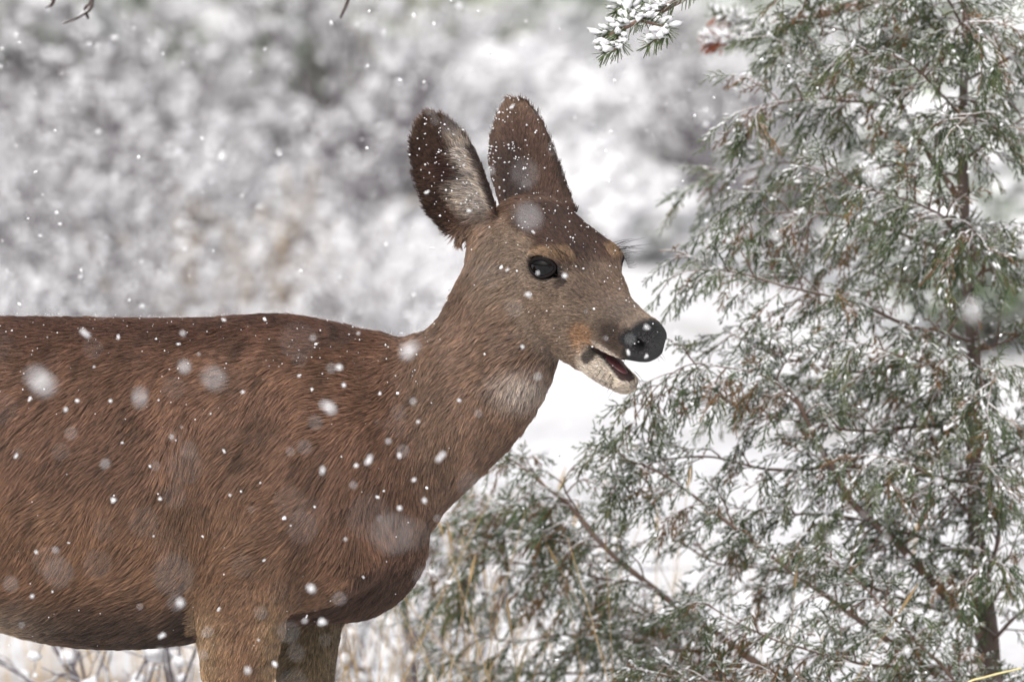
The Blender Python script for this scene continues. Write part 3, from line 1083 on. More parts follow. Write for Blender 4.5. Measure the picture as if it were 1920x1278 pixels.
mh = Nodes('deer_hair')
a2 = mh.n('ShaderNodeAttribute', attribute_name='col')
hi = mh.n('ShaderNodeHairInfo')
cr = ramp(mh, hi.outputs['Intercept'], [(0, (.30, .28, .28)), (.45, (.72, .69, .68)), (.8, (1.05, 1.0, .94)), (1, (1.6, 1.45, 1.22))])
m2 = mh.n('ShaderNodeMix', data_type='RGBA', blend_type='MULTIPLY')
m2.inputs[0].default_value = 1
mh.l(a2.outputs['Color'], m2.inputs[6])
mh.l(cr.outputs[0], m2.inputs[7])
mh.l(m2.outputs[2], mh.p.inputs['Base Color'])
mh.p.inputs['Roughness'].default_value = .55
mh.p.inputs['Specular IOR Level'].default_value = .35

deer = empty('deer', Vector((-.36, 0, 0)))
tag(deer, 'brown doe standing side-on in falling snow with its head turned and mouth open', 'deer')
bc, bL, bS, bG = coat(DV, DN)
me = mesh_np('body', DV, DQ, bc * (.62 + .38 * (1 - bS))[:, None])  # skin under the hair darkened, painting the shade in gaps between hairs
ga = me.attributes.new('gloss', 'FLOAT', 'POINT')
ga.data.foreach_set('value', bG.astype(np.float32))
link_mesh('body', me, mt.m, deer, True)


def sample_skin(count, weight):
    """random points on the deer's skin, weight per face"""
    tri = DQ
    A = np.linalg.norm(fnm, axis=1) * .5 * weight
    c = np.cumsum(A)
    f = np.searchsorted(c, rng.random(count) * c[-1])
    u, v = rng.random(count), rng.random(count)
    q = tri[f]
    w = [(1 - u) * (1 - v), u * (1 - v), u * v, (1 - u) * v]
    P = sum(DV[q[:, i]] * w[i][:, None] for i in range(4))
    N = sum(DN[q[:, i]] * w[i][:, None] for i in range(4))
    N /= np.linalg.norm(N, axis=1)[:, None] + 1e-12
    return P, N


FC = DV[DQ].mean(1)
FN = DN[DQ].mean(1)
fx, fy = px_of(FC)
toc = np.array(CAM) - FC
toc /= np.linalg.norm(toc, axis=1)[:, None]
facing = (FN * toc).sum(1)
wgt = np.where(facing > -.35, 1.0, .22)
fl = bL[DQ].mean(1)
wgt = wgt * np.clip((.0185 / np.maximum(fl, .004)) ** .9, .8, 3.0)
wgt = wgt * (fx > -170) * (fy < 1420) + .02 * ((fx <= -170) | (fy >= 1420))
NH = 620000
RP, RN = sample_skin(NH, wgt)
hc_, hL, hS, _ = coat(RP, RN)
keep = rng.random(NH) < hS
RP, RN, hc_, hL = RP[keep], RN[keep], hc_[keep], hL[keep]
FL = flow(RP, RN)
n = len(RP)
side = np.cross(RN, FL)
jit = rng.normal(0, .07, n)
FLj = FL + side * jit[:, None]
FLj /= np.linalg.norm(FLj, axis=1)[:, None]
lift = np.clip(rng.normal(.12, .05, n), .03, .35) * np.clip(.8 + .6 * (.012 / hL), .8, 1.7)
Lr = hL * rng.uniform(.55, 1.1, n)
ts = np.array([0, .34, .68, 1.0])
arc = np.sin(ts * math.pi * .55)
pts = RP[:, None, :] - RN[:, None, :] * .0006 + FLj[:, None, :] * (Lr[:, None] * ts)[:, :, None] \
    + RN[:, None, :] * (Lr[:, None] * lift[:, None] * arc)[:, :, None]
# clumps: hairs lean to the tip of the clump they stand in
ci = rng.choice(n, n // 11, replace=False)
kd = kdtree.KDTree(len(ci))
lie = np.array([-.62, .2, -.76]) / np.linalg.norm([-.62, .2, -.76])
SP_ = RP - lie[None] * (.55 * (RP @ lie) * (RP[:, 0] < -.05))[:, None]      # clumps are long along the lie of the coat
for j, i in enumerate(ci):
    kd.insert(SP_[i], j)
kd.balance()
near = np.fromiter((kd.find(p)[1] for p in SP_), np.int64, n)
cs = rng.uniform(.25, .8, len(ci))[near]
ctip = pts[ci][near]
pull = cs[:, None] * np.array([0, .25, .6, .85])[None]
dv_ = ctip - pts
long_ = (dv_ * FL[:, None, :]).sum(2)
dv_ = dv_ - FL[:, None, :] * (long_ * .85)[:, :, None]
pts = pts + dv_ * pull[:, :, None]
cv = rng.uniform(.74, 1.26, len(ci))[near] * (.72 + .56 * noise(RP * np.array([1, 1, .55]), .03, 77))
hcol = hc_ * cv[:, None] * rng.uniform(.72, 1.3, n)[:, None]
# partings: hair colour darkened in streaks, painting the shade of gaps along the lie
uu = RP @ np.array([-.62, .2, -.76])
vv = RP @ np.array([.76, .0, -.62])
wv = (noise(RP, .07, 78) - .5) * .05
st = noise(np.stack([uu, vv + wv, RP[:, 1] * .2], 1) * np.array([1 / 6.0, 1, 1]), .0075, 79)
streak = sstep(.74, .88, st) * (noise(RP, .11, 80) > .42) * (RP[:, 0] < -.09)
hcol *= (1 - .38 * streak)[:, None]
gold = rng.random(n) < .18
hcol[gold] *= np.array([1.42, 1.32, 1.12])
dark = rng.random(n) < .14
hcol[dark] *= .50
lum = hcol.mean(1)[:, None]
hcol = np.clip((lum + (hcol - lum) * .80) * .80, 0, .92)
rad0 = np.where(hL < .012, .00027, .00033)
rr_ = rad0[:, None] * np.array([1.0, 1.0, .8, .25])[None]
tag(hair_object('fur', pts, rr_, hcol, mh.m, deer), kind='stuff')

# eyes, tongue, lashes, brow hairs
me_ = Nodes('deer_eye')
me_.p.inputs['Base Color'].default_value = (.003, .0025, .0025, 1)
me_.p.inputs['Roughness'].default_value = .03
me_.p.inputs['Specular IOR Level'].default_value = .3


def ball(name, c, r, mat, parent, axes=None, seg=24, rings=16):
    u = np.linspace(0, 2 * math.pi, seg, endpoint=False)
    v = np.linspace(0, math.pi, rings + 1)
    S = np.stack([np.outer(np.sin(v), np.cos(u)), np.outer(np.sin(v), np.sin(u)), np.outer(np.cos(v), np.ones(seg))], -1).reshape(-1, 3) * np.asarray(r)
    if axes is not None:
        S = S @ np.asarray(axes)
    i = np.arange(rings)[:, None] * seg + np.arange(seg)[None]
    j = np.arange(rings)[:, None] * seg + (np.arange(seg)[None] + 1) % seg
    F = np.stack([i, i + seg, j + seg, j], -1).reshape(-1, 4)
    me = mesh_np(name, S + np.asarray(c), F)
    return link_mesh(name, me, mat, parent, True)


mld = Nodes('eyelid_skin')
mld.p.inputs['Base Color'].default_value = (*lin(24, 20, 19), 1)
mld.p.inputs['Roughness'].default_value = .7
mld.p.inputs['Specular IOR Level'].default_value = .15
M_LID = mld.m
for e in EYES:
    ball('eye', from_head(*e), EYE_R, me_.m, deer, None, 40, 28)
    # rim of the lids: an almond round the opening, lying on the eyeball
    sgn = 1 if e[1] > 0 else -1
    o_ = np.array([.40, sgn * .90, .06]); o_ /= np.linalg.norm(o_)
    l_ = np.array([math.cos(.42), 0, math.sin(.42)]); l_ -= o_ * (l_ @ o_); l_ /= np.linalg.norm(l_)
    m_ = np.cross(o_, l_); m_ *= np.sign(m_[2])
    tt = np.linspace(0, 2 * math.pi, 49)
    ex = .80 * np.cos(tt)
    ey = .53 * np.sin(tt) * (1 - .18 * np.cos(tt) ** 2)
    dr = o_[None] * np.sqrt(np.maximum(1 - ex ** 2 - ey ** 2, .02))[:, None] + l_[None] * ex[:, None] + m_[None] * ey[:, None]
    ring_ = np.array([from_head(*(e + d * (EYE_R + .0006))) for d in dr])
    rw = .0018 + .0010 * np.clip(np.sin(tt), 0, 1)
    V, F = tube_mesh([(ring_, rw)], 8)
    link_mesh('eyelid', mesh_np('eyelid', V, F), M_LID, deer, True)
mtg = Nodes('tongue_skin')
mtg.p.inputs['Base Color'].default_value = (*lin(104, 64, 66), 1)
mtg.p.inputs['Roughness'].default_value = .35
AX = [HF, HR, HU]
ball('tongue', from_head(.122, 0, -.0730), (.032, .011, .0052), mtg.m, deer, AX)

lash_p, lash_c = [], []
for s_ in (1, -1):
    for i in range(34):
        u = i / 33
        a_ = -.016 + .044 * u
        root = np.array([a_, s_ * (.0690 - .0035 * u), .0140 + .014 * (u - .45) - .010 * (u - .45) ** 2 * 4])
        d = np.array([(u - .35) * .8 + random.uniform(-.1, .1), s_ * 1.0, .25 + random.uniform(-.15, .1)])
        d /= np.linalg.norm(d)
        Lh = random.uniform(.008, .013)
        q = [root, root + d * Lh * .5 + np.array([0, 0, -.001]), root + d * Lh + np.array([0, 0, .001])]
        lash_p.append([from_head(*k) for k in q])
    for i in range(22):       # long feelers over the brow and below the eye
        up_ = i < 14
        root = np.array([random.uniform(-.005, .03), s_ * random.uniform(.044, .056), random.uniform(.022, .03) if up_ else random.uniform(-.028, -.020)])
        d = np.array([random.uniform(.0, .7), s_ * 1.0, random.uniform(.1, .9) if up_ else random.uniform(-.6, -.1)])
        d /= np.linalg.norm(d)
        Lh = random.uniform(.025, .05)
        lash_p.append([from_head(*root), from_head(*(root + d * Lh * .5 + np.array([0, 0, .002]))), from_head(*(root + d * Lh))])
for s_ in (1, -1):
    for i in range(26):       # whiskers of chin and lip
        root = np.array([random.uniform(.12, .165), s_ * random.uniform(.010, .028), random.choice([random.uniform(-.088, -.076), random.uniform(-.045, -.03)])])
        d = np.array([random.uniform(.2, .8), s_ * .8, random.uniform(-.8, 0)])
        d /= np.linalg.norm(d)
        Lh = random.uniform(.012, .028)
        lash_p.append([from_head(*root), from_head(*(root + d * Lh * .5)), from_head(*(root + d * Lh + np.array([0, 0, -.003])))])
lash_p = np.array(lash_p)
tag(hair_object('eyelashes', lash_p, np.array([.00028, .0002, .00007]), np.tile(lin(40, 32, 30), (len(lash_p), 1)), mh.m, deer), kind='stuff')

# ------------------------------------------------------------------ the juniper beside the deer
JD = .26


def path3(rows, n):
    return catmull([list(at(r[0], r[1], r[2] + JD)) for r in rows], n)


juniper_base = at(1866, 1960, .55 + JD)
jx, jy = juniper_base.x, juniper_base.y
juniper = empty('juniper_tree', Vector((jx, jy, 0)))
tag(juniper, 'snow-dusted juniper with drooping grey-green sprays in front of the muzzle', 'tree')

trunk_rows = [(1866, 1990, .55), (1864, 1700, .55), (1860, 1400, .55), (1856, 1240, .55), (1842, 1090, .55), (1829, 950, .56), (1826, 700, .56), (1813, 470, .55), (1806, 250, .55), (1811, 60, .55), (1815, -150, .55), (1813, -420, .56)]
tp = path3(trunk_rows, 60)
tr = np.interp(np.linspace(0, 1, 60), np.linspace(0, 1, 12), np.array([44, 34, 27, 23, 20, 16, 13.5, 12, 10, 8.5, 7, 3]) * K)
tp = tp + (noise(tp * 1.0, .05, 41)[:, None] - .5) * .006


def bark_tube(name, p, r, sides, parent, col):
    V, F = tube_mesh([(p, r)], sides)
    c = np.repeat(p, sides, 0)
    d = V - c
    V = c + d * (1 + .35 * (noise(V * np.array([1, 1, .25]), .008, 44) - .5))[:, None]
    colr = np.asarray(col)[None] * (.7 + .6 * noise(V * np.array([1, 1, .2]), .006, 45))[:, None]
    return link_mesh(name, mesh_np(name, V, F, colr), M_BARK, parent, True)


bark_tube('trunk', tp, tr, 12, juniper, lin(108, 95, 88))

LIMBS = [   # photograph pixel + depth along the limb, radius in pixels at start and end
    ([(1846, 1195, .55), (1790, 1130, .5), (1690, 1030, .45), (1600, 935, .4), (1530, 830, .35), (1492, 745, .32)], 17, 5),
    ([(1500, 765, .33), (1440, 705, .3), (1370, 688, .28), (1290, 686, .27), (1232, 725, .27), (1195, 775, .27)], 3.2, 1.2),
    ([(1813, 390, .55), (1740, 290, .55), (1690, 200, .55), (1665, 90, .55), (1655, -60, .56)], 9, 4),
    ([(1850, 1330, .55), (1740, 1250, .45), (1640, 1180, .4), (1540, 1110, .36), (1440, 1040, .34), (1380, 985, .33), (1300, 930, .32), (1230, 885, .32), (1165, 862, .32)], 10, 2),
    ([(1855, 1560, .55), (1700, 1430, .52), (1500, 1290, .5), (1400, 1225, .5), (1300, 1160, .5), (1215, 1095, .5), (1130, 1020, .5), (1060, 935, .5), (1000, 890, .52), (948, 858, .55)], 15, 4),
    ([(1690, 200, .55), (1620, 190, .5), (1540, 185, .45), (1460, 195, .42), (1398, 207, .4)], 4, 1.5),
    ([(1692, 205, .55), (1610, 155, .52), (1540, 118, .5), (1480, 88, .48)], 4, 1.5),
    ([(1820, 640, .55), (1700, 605, .45), (1600, 565, .4), (1500, 545, .36), (1420, 518, .34), (1350, 506, .33), (1290, 506, .33)], 6, 1.5),
    ([(1813, 480, .55), (1700, 440, .5), (1600, 412, .45), (1500, 400, .42), (1420, 398, .4), (1365, 405, .4)], 6, 1.5),
    ([(1815, 525, .55), (1870, 500, .5), (1940, 480, .45)], 5, 3),
    ([(1828, 790, .56), (1720, 800, .46), (1600, 805, .4), (1500, 790, .37), (1420, 775, .35), (1340, 745, .34)], 6, 1.5),
    ([(1835, 905, .55), (1700, 885, .48), (1560, 875, .42), (1450, 880, .38), (1330, 855, .36), (1240, 862, .36), (1185, 890, .36)], 7, 1.5),
    ([(1843, 1045, .55), (1760, 1022, .5), (1660, 985, .45), (1560, 965, .42), (1480, 962, .4), (1400, 955, .4)], 6, 1.5),
    ([(1850, 1170, .55), (1720, 1130, .6), (1580, 1080, .62), (1450, 1070, .62), (1340, 1050, .6), (1260, 1010, .6)], 7, 2),
    ([(1402, 1227, .5), (1280, 1216, .6), (1160, 1196, .7), (1080, 1190, .75), (960, 1200, .8), (860, 1180, .8)], 6, 2),
    ([(1440, 1250, .5), (1300, 1245, .65), (1180, 1250, .8), (1060, 1262, .85), (960, 1255, .9), (840, 1235, .9)], 6, 2),
    ([(1215, 1095, .5), (1130, 1083, .6), (1050, 1062, .68), (950, 1052, .72), (860, 1065, .75), (800, 1090, .75)], 5, 1.5),
    ([(1130, 1022, .5), (1040, 1012, .6), (960, 992, .7), (900, 1000, .75), (850, 1030, .75)], 4, 1.5),
    ([(1060, 937, .5), (1000, 960, .7), (930, 950, .85), (870, 965, .9), (820, 1000, .9)], 4, 1.5),
    ([(1300, 1160, .5), (1200, 1150, .75), (1090, 1125, .9), (980, 1110, .95), (880, 1120, 1.0)], 4, 1.5),
    ([(1085, 965, .5), (1060, 900, .46), (1110, 850, .45), (1190, 840, .45)], 3, 1.2),
    ([(1806, 300, .55), (1870, 255, .5), (1945, 205, .45)], 5, 3),
    ([(1810, 150, .55), (1880, 115, .5), (1960, 60, .45)], 5, 3),
    ([(1824, 660, .56), (1885, 640, .5), (1960, 600, .45)], 5, 3),
    ([(1833, 890, .55), (1890, 850, .5), (1960, 820, .45)], 6, 3),
    ([(1846, 1100, .55), (1870, 1000, .5), (1862, 900, .46), (1850, 820, .44)], 7, 3),
    ([(1855, 1210, .55), (1910, 1150, .5), (1980, 1110, .45)], 6, 3),
    ([(1812, 100, .55), (1740, 42, .5), (1660, 12, .46), (1580, -10, .44), (1500, -15, .43)], 5, 1.5),
    ([(1668, 100, .55), (1600, 62, .58), (1540, 48, .6), (1478, 32, .6)], 4, 1.5),
    ([(1808, 330, .55), (1690, 310, .66), (1580, 325, .75), (1460, 305, .8), (1390, 325, .82), (1318, 345, .82)], 5, 1.2),
    ([(1818, 570, .55), (1720, 680, .5), (1620, 700, .46), (1520, 682, .44), (1430, 655, .42), (1370, 622, .42)], 5, 1.5),
    ([(1808, 360, .55), (1720, 520, .62), (1600, 500, .68), (1500, 470, .7), (1400, 455, .72), (1350, 470, .72)], 5, 1.2),
    ([(1835, 940, .55), (1680, 740, .75), (1560, 730, .8), (1460, 720, .82), (1390, 740, .82)], 5, 1.2),
    ([(1852, 1240, .55), (1700, 1250, .35), (1560, 1230, .25), (1420, 1180, .22), (1320, 1130, .22)], 6, 1.5),
    ([(1860, 1420, .55), (1740, 1340, .3), (1600, 1300, .2), (1450, 1285, .15), (1330, 1275, .15), (1220, 1260, .18)], 7, 1.5),
    ([(1862, 1480, .55), (1800, 1300, .3), (1720, 1200, .25), (1640, 1120, .22), (1560, 1040, .22)], 6, 1.5),
    ([(1858, 1380, .55), (1910, 1290, .4), (1980, 1240, .35)], 6, 2),
    ([(1810, 60, .55), (1770, -10, .4), (1720, -70, .35)], 4, 2),
    ([(1808, 220, .55), (1740, 150, .38), (1680, 110, .32), (1600, 100, .3)], 4, 1.5),
    ([(1814, 480, .55), (1760, 400, .38), (1690, 370, .3), (1610, 350, .28), (1540, 330, .27)], 4, 1.5),
    ([(1828, 760, .55), (1760, 690, .38), (1670, 660, .3), (1590, 640, .28)], 4, 1.5),
    ([(1826, 720, .56), (1838, 690, .4), (1858, 705, .3), (1850, 760, .26)], 4, 1.5),
    ([(1815, 500, .55), (1835, 450, .4), (1820, 430, .3), (1790, 470, .26)], 4, 1.5),
    ([(1806, 280, .55), (1830, 240, .42), (1822, 215, .32), (1790, 240, .28)], 4, 1.5),
    ([(1835, 960, .55), (1815, 900, .42), (1830, 860, .32), (1862, 880, .28)], 4, 1.5),
    ([(1848, 1150, .55), (1880, 1090, .42), (1860, 1050, .32), (1820, 1080, .28)], 4, 1.5),
    ([(1810, 110, .55), (1790, 70, .42), (1810, 40, .32), (1850, 70, .28)], 4, 1.5),
    ([(1840, 1010, .55), (1790, 930, .38), (1720, 880, .3), (1640, 850, .28)], 4, 1.5),
]

AX0, AX1, AXR, AXC = [], [], [], []        # woody twigs (short straight pieces)
LA, LB, LC = [], [], []                    # green branchlets
SN, SNR, SNA, SNS = [], [], [], []         # snow lying on the sprays
GREENS = [lin(78, 92, 62), lin(96, 108, 78), lin(68, 80, 54), lin(104, 112, 86), lin(94, 96, 62)]
BROWN = lin(118, 90, 60)


def unit(v):
    return v / (np.linalg.norm(v) + 1e-12)


def spray(p, d, L, col):
    """one flat fan of scale-leaf branchlets from p along d"""
    d = unit(d)
    side = unit(np.cross(d, rng.normal(0, 1, 3) * .55 + np.array([0, .9, .35])))
    n = max(3, int(L / .0052))
    t = (np.arange(n) + rng.uniform(.2, .8, n)) / n
    droop = np.array([0, 0, -1.0])
    ax = p[None] + d[None] * (L * t)[:, None] + droop[None] * (L * .22 * t ** 2)[:, None]
    sg = np.where(np.arange(n) % 2 == 0, 1, -1)
    ln = L * rng.uniform(.22, .46, n) * (1.15 - .55 * t)
    dv = d[None] * .75 + side[None] * (sg * .62)[:, None] + rng.normal(0, .22, (n, 3)) + droop[None] * .25
    dv /= np.linalg.norm(dv, axis=1)[:, None]
    mid = ax + dv * (ln * .55)[:, None]
    end = mid + (dv + d[None] * .35 + droop[None] * .2 + rng.normal(0, .15, (n, 3))) * (ln * .5)[:, None]
    LA.extend([ax, mid]); LB.extend([mid, end]); LC.extend([np.tile(col, (n, 1)), np.tile(col * 1.1, (n, 1))])
    # forks
    m = n // 2
    k = rng.integers(0, n, m)
    fd = dv[k] + rng.normal(0, .55, (m, 3))
    fd /= np.linalg.norm(fd, axis=1)[:, None]
    LA.append(mid[k]); LB.append(mid[k] + fd * (ln[k] * .5)[:, None]); LC.append(np.tile(col * 1.15, (m, 1)))
    a2 = p[None] + d[None] * (L * np.linspace(0, 1.08, 5))[:, None] + droop[None] * (L * .22 * np.linspace(0, 1.08, 5) ** 2)[:, None]
    LA.append(a2[:-1]); LB.append(a2[1:]); LC.append(np.tile(col * .9, (4, 1)))
    if rng.random() < .5:
        q = rng.integers(1, 4)
        for _ in range(q):
            u = rng.random()
            c = p + d * L * u + droop * L * .22 * u * u + rng.normal(0, .0025, 3) + np.array([0, 0, .0028])
            SN.append(c); SNR.append(rng.uniform(.0012, .0030)); SNA.append(d); SNS.append(rng.uniform(1.6, 4.5))


def twig(p, d, L, r, brown=False):
    """a drooping twig with sprays on it"""
    n = 7
    pts = [np.array(p)]
    dd = unit(np.array(d, float))
    for i in range(n):
        dd = unit(dd + rng.normal(0, .13, 3) + np.array([0, 0, -.11]))
        pts.append(pts[-1] + dd * L / n)
    pts = np.array(pts)
    rad = np.linspace(r, .0007, n + 1)
    AX0.append(pts[:-1]); AX1.append(pts[1:]); AXR.append(np.stack([rad[:-1], rad[1:]], 1)); AXC.append(np.tile(lin(118, 92, 78), (n, 1)))
    ns_ = max(3, int(L / .0105))
    for k in range(ns_):
        u = .12 + .88 * (k + random.random()) / ns_
        i = min(int(u * n), n - 1)
        q = pts[i] + (pts[i + 1] - pts[i]) * (u * n - i)
        t = unit(pts[i + 1] - pts[i])
        sd = unit(np.cross(t, rng.normal(0, 1, 3)))
        dv = t * .75 + sd * .75 + np.array([0, 0, -.28])
        if rng.random() < .10:
            continue
        col = (BROWN if (brown and rng.random() < .6) or rng.random() < .12 else GREENS[rng.integers(0, 5)]) * rng.uniform(.75, 1.2)
        spray(q, dv, (rng.uniform(.016, .034) if rng.random() < .6 else rng.uniform(.034, .056)) * (1.1 - .35 * u), col)
    spray(pts[-1], dd, rng.uniform(.03, .045), GREENS[rng.integers(0, 5)])


for li, (rows, r0, r1) in enumerate(LIMBS):
    n = 8 * len(rows)
    p = path3(rows, n)
    p = p + (noise(p, .06, 50 + li)[:, None] - .5) * np.array([[.006, .006, .006]])
    r = (r0 + (r1 - r0) * np.linspace(0, 1, n) ** .7) * K * .85
    bark_tube('branch', p, r, 7, juniper, lin(116, 98, 88))
    seg = np.linalg.norm(np.diff(p, axis=0), axis=1)
    s = np.concatenate([[0], np.cumsum(seg)])
    tot = s[-1]
    u = tot * .10 + random.uniform(0, .02)
    flip = 1
    while u < tot:
        i = min(np.searchsorted(s, u) - 1, n - 2)
        q = p[i] + (p[i + 1] - p[i]) * ((u - s[i]) / seg[i])
        px_ = q[0] / K + 960
        t = unit(p[i + 1] - p[i])
        frac = u / tot
        sd = unit(np.cross(t, np.array([0, .75, .66]) + rng.normal(0, .5, 3))) * flip
        d = t * .75 + sd * .8 + np.array([0, -.05, .12])
        L = random.uniform(.055, .125) * (1.15 - .55 * frac)
        if q[2] > .35:
            twig(q, d, L, .0017, brown=(random.random() < .18))
        flip = -flip
        u += random.uniform(.012, .022) if q[2] > .75 else random.uniform(.012, .024)
    twig(p[-1], p[-1] - p[-4], .055, .0014)

A, B = np.concatenate(AX0), np.concatenate(AX1)
R_ = np.concatenate(AXR)
V, F = prisms(A, B, R_[:, 0], R_[:, 1])
tag(link_mesh('twig', mesh_np('twig', V, F, np.repeat(np.concatenate(AXC) * rng.uniform(.7, 1.2, (len(A), 1)), 6, 0)), M_TWIG, juniper), kind='stuff')
A, B, C_ = np.concatenate(LA), np.concatenate(LB), np.concatenate(LC)
V, F = prisms(A, B, .00105, .00075)
print('JUNIPER branchlets', len(A))
tag(link_mesh('crown', mesh_np('crown', V, F, np.repeat(C_ * rng.uniform(.8, 1.2, (len(A), 1)), 6, 0)), M_LEAF, juniper), kind='stuff')
V, F = lumps(np.array(SN), np.array(SNR), np.array(SNA), np.array(SNS), flat=.8)
tag(link_mesh('snow', mesh_np('snow', V, F), SNOW, juniper, True), kind='stuff')

# ------------------------------------------------------------------ a fir reaching in from above: only branch ends show
fir_x, fir_y = 1.05, 1.0
fir = empty('fir_tree', Vector((fir_x, fir_y, 0)))
tag(fir, 'fir whose snow-loaded needle branch hangs into the picture above the juniper gap', 'tree')
fp = catmull([[fir_x, fir_y, -.1], [fir_x + .02, fir_y, .8], [fir_x, fir_y + .03, 1.8], [fir_x + .03, fir_y, 3.0], [fir_x + .03, fir_y, 4.2]], 40)
bark_tube('trunk', fp, np.linspace(.075, .02, 40), 10, fir, lin(100, 82, 72))


def fir_branch(rows, r0, r1, start, n_needles, nlen, snow_n, side_twigs, rust=None):
    ctrl = [list(fp[start])] + [list(at(*r)) for r in rows]
    n = 10 * len(ctrl)
    p = catmull(ctrl, n)
    br = bark_tube('branch', p, np.linspace(r0, r1, n), 7, fir, lin(122, 100, 90))
    twigs = [p[int(n * .55):]]
    for (k, rw) in side_twigs:
        q = catmull([list(p[int(n * k)])] + [list(at(*r)) for r in rw], 14)
        bark_tube('branch', q, np.linspace(r1 * 1.2, r1 * .6, 14), 6, fir, lin(122, 100, 90))
        twigs.append(q)
    ends = []
    for q in twigs:
        m = int(n_needles * len(q) / sum(len(t) for t in twigs))
        u = rng.random(m) * (len(q) - 1)
        i = np.minimum(u.astype(int), len(q) - 2)
        a = q[i] + (q[i + 1] - q[i]) * (u - i)[:, None]
        t = q[i + 1] - q[i]
        t /= np.linalg.norm(t, axis=1)[:, None]
        sd = np.cross(t, rng.normal(0, 1, (m, 3)))
        sd /= np.linalg.norm(sd, axis=1)[:, None]
        d = t * .62 + sd * .8
        ends.append((a, a + d * (nlen * rng.uniform(.75, 1.1, m))[:, None], d))
    A = np.concatenate([e[0] for e in ends]); B = np.concatenate([e[1] for e in ends]); D = np.concatenate([e[2] for e in ends])
    V, F = prisms(A, B, .00095, .00070)
    c = colv(lin(98, 112, 74), len(A), 6, .3)
    if rust is not None:
        d_ = np.linalg.norm(B - np.array(at(*rust)), axis=1) < .030
        rc = colv(lin(150, 86, 58), len(A), 6, .25)
        c = np.where(np.repeat(d_, 6)[:, None], rc, c)
    tag(link_mesh('needles', mesh_np('needles', V, F, c), M_NEEDLE, fir), kind='stuff')
    # snow wedged between the needles on top
    upn = np.where(D[:, 2] > -.25)[0]
    k = upn[rng.integers(0, len(upn), snow_n)]
    cc = A[k] + (B[k] - A[k]) * rng.uniform(.25, .85, (snow_n, 1)) + np.array([0, 0, .0025])
    V, F = lumps(cc, rng.uniform(.0018, .0052, snow_n), D[k], rng.uniform(1.2, 2.8, snow_n), base=(ICO, ICF), rough=.38, flat=.85)
    tag(link_mesh('snow', mesh_np('snow', V, F), SNOW, fir, True), kind='stuff')


M_NEEDLE = plant_material('fir_needle', -.05, 60.0, .55)
fir_branch([(1700, -160, .55), (1480, -90, .25), (1340, -40, .12), (1265, 5, .10), (1190, 42, .09), (1128, 72, .09)], .012, .0022, 18, 620, .021, 300,
           [(.80, [(1250, 55, .07), (1215, 85, .06)]), (.86, [(1180, 10, .12), (1150, 25, .13)]), (.90, [(1160, 88, .07), (1130, 100, .07)]), (.76, [(1230, -5, .14), (1200, -5, .15)])])
fir_branch([(1700, -20, 1.2), (1560, 20, 1.2), (1460, 55, 1.2), (1380, 75, 1.2), (1325, 80, 1.2)], .012, .003, 17, 520, .024, 260,
           [(.80, [(1390, 40, 1.2), (1340, 30, 1.2)])], rust=(1332, 72, 1.2))

# ------------------------------------------------------------------ bare branch above, two twig ends hang in
over = empty('overhanging_branch', Vector((-.75, .55, 0)))
tag(over, 'leafless branch end with thin dark twigs hanging in above the deer back', 'branch')
oc = [list(at(-700, 1960, .6)), list(at(-600, 600, .6)), list(at(-500, -100, .6)), list(at(-150, -90, .55)), list(at(150, -60, .5)), list(at(420, -70, .45)), list(at(700, -40, .4))]
oc[0][2] = -.1
op = catmull(oc, 60)
bark_tube('stem', op, np.linspace(.03, .004, 60), 7, over, lin(92, 80, 78))
for rows in ([(155, -60, .5), (172, 5, .48), (150, 30, .47), (118, 44, .46)], [(172, 5, .48), (160, 18, .48), (166, 36, .48)], [(660, -45, .41), (652, 0, .41), (638, 34, .41)], [(100, -70, .5), (100, 0, .5), (84, 16, .5)]):
    q = path3(rows, 14)
    bark_tube('twig', q, np.linspace(.0042, .0016, 14), 5, over, lin(84, 74, 72))

# ------------------------------------------------------------------ bare twig shrubs low behind the deer
place_plant('bare_shrub', BARE[0], float(at(330, 1250, 1.3).x), 1.3, .78, 1.0, 'leafless grey twiggy shrub seen below the belly beside the foreleg', 'shrub', None)
place_plant('bare_shrub', BARE[1], float(at(775, 640, 2.6).x), 2.6, .72, 4.0, 'thin twiggy shrub whose tips show above the hollow of the neck', 'shrub', None)

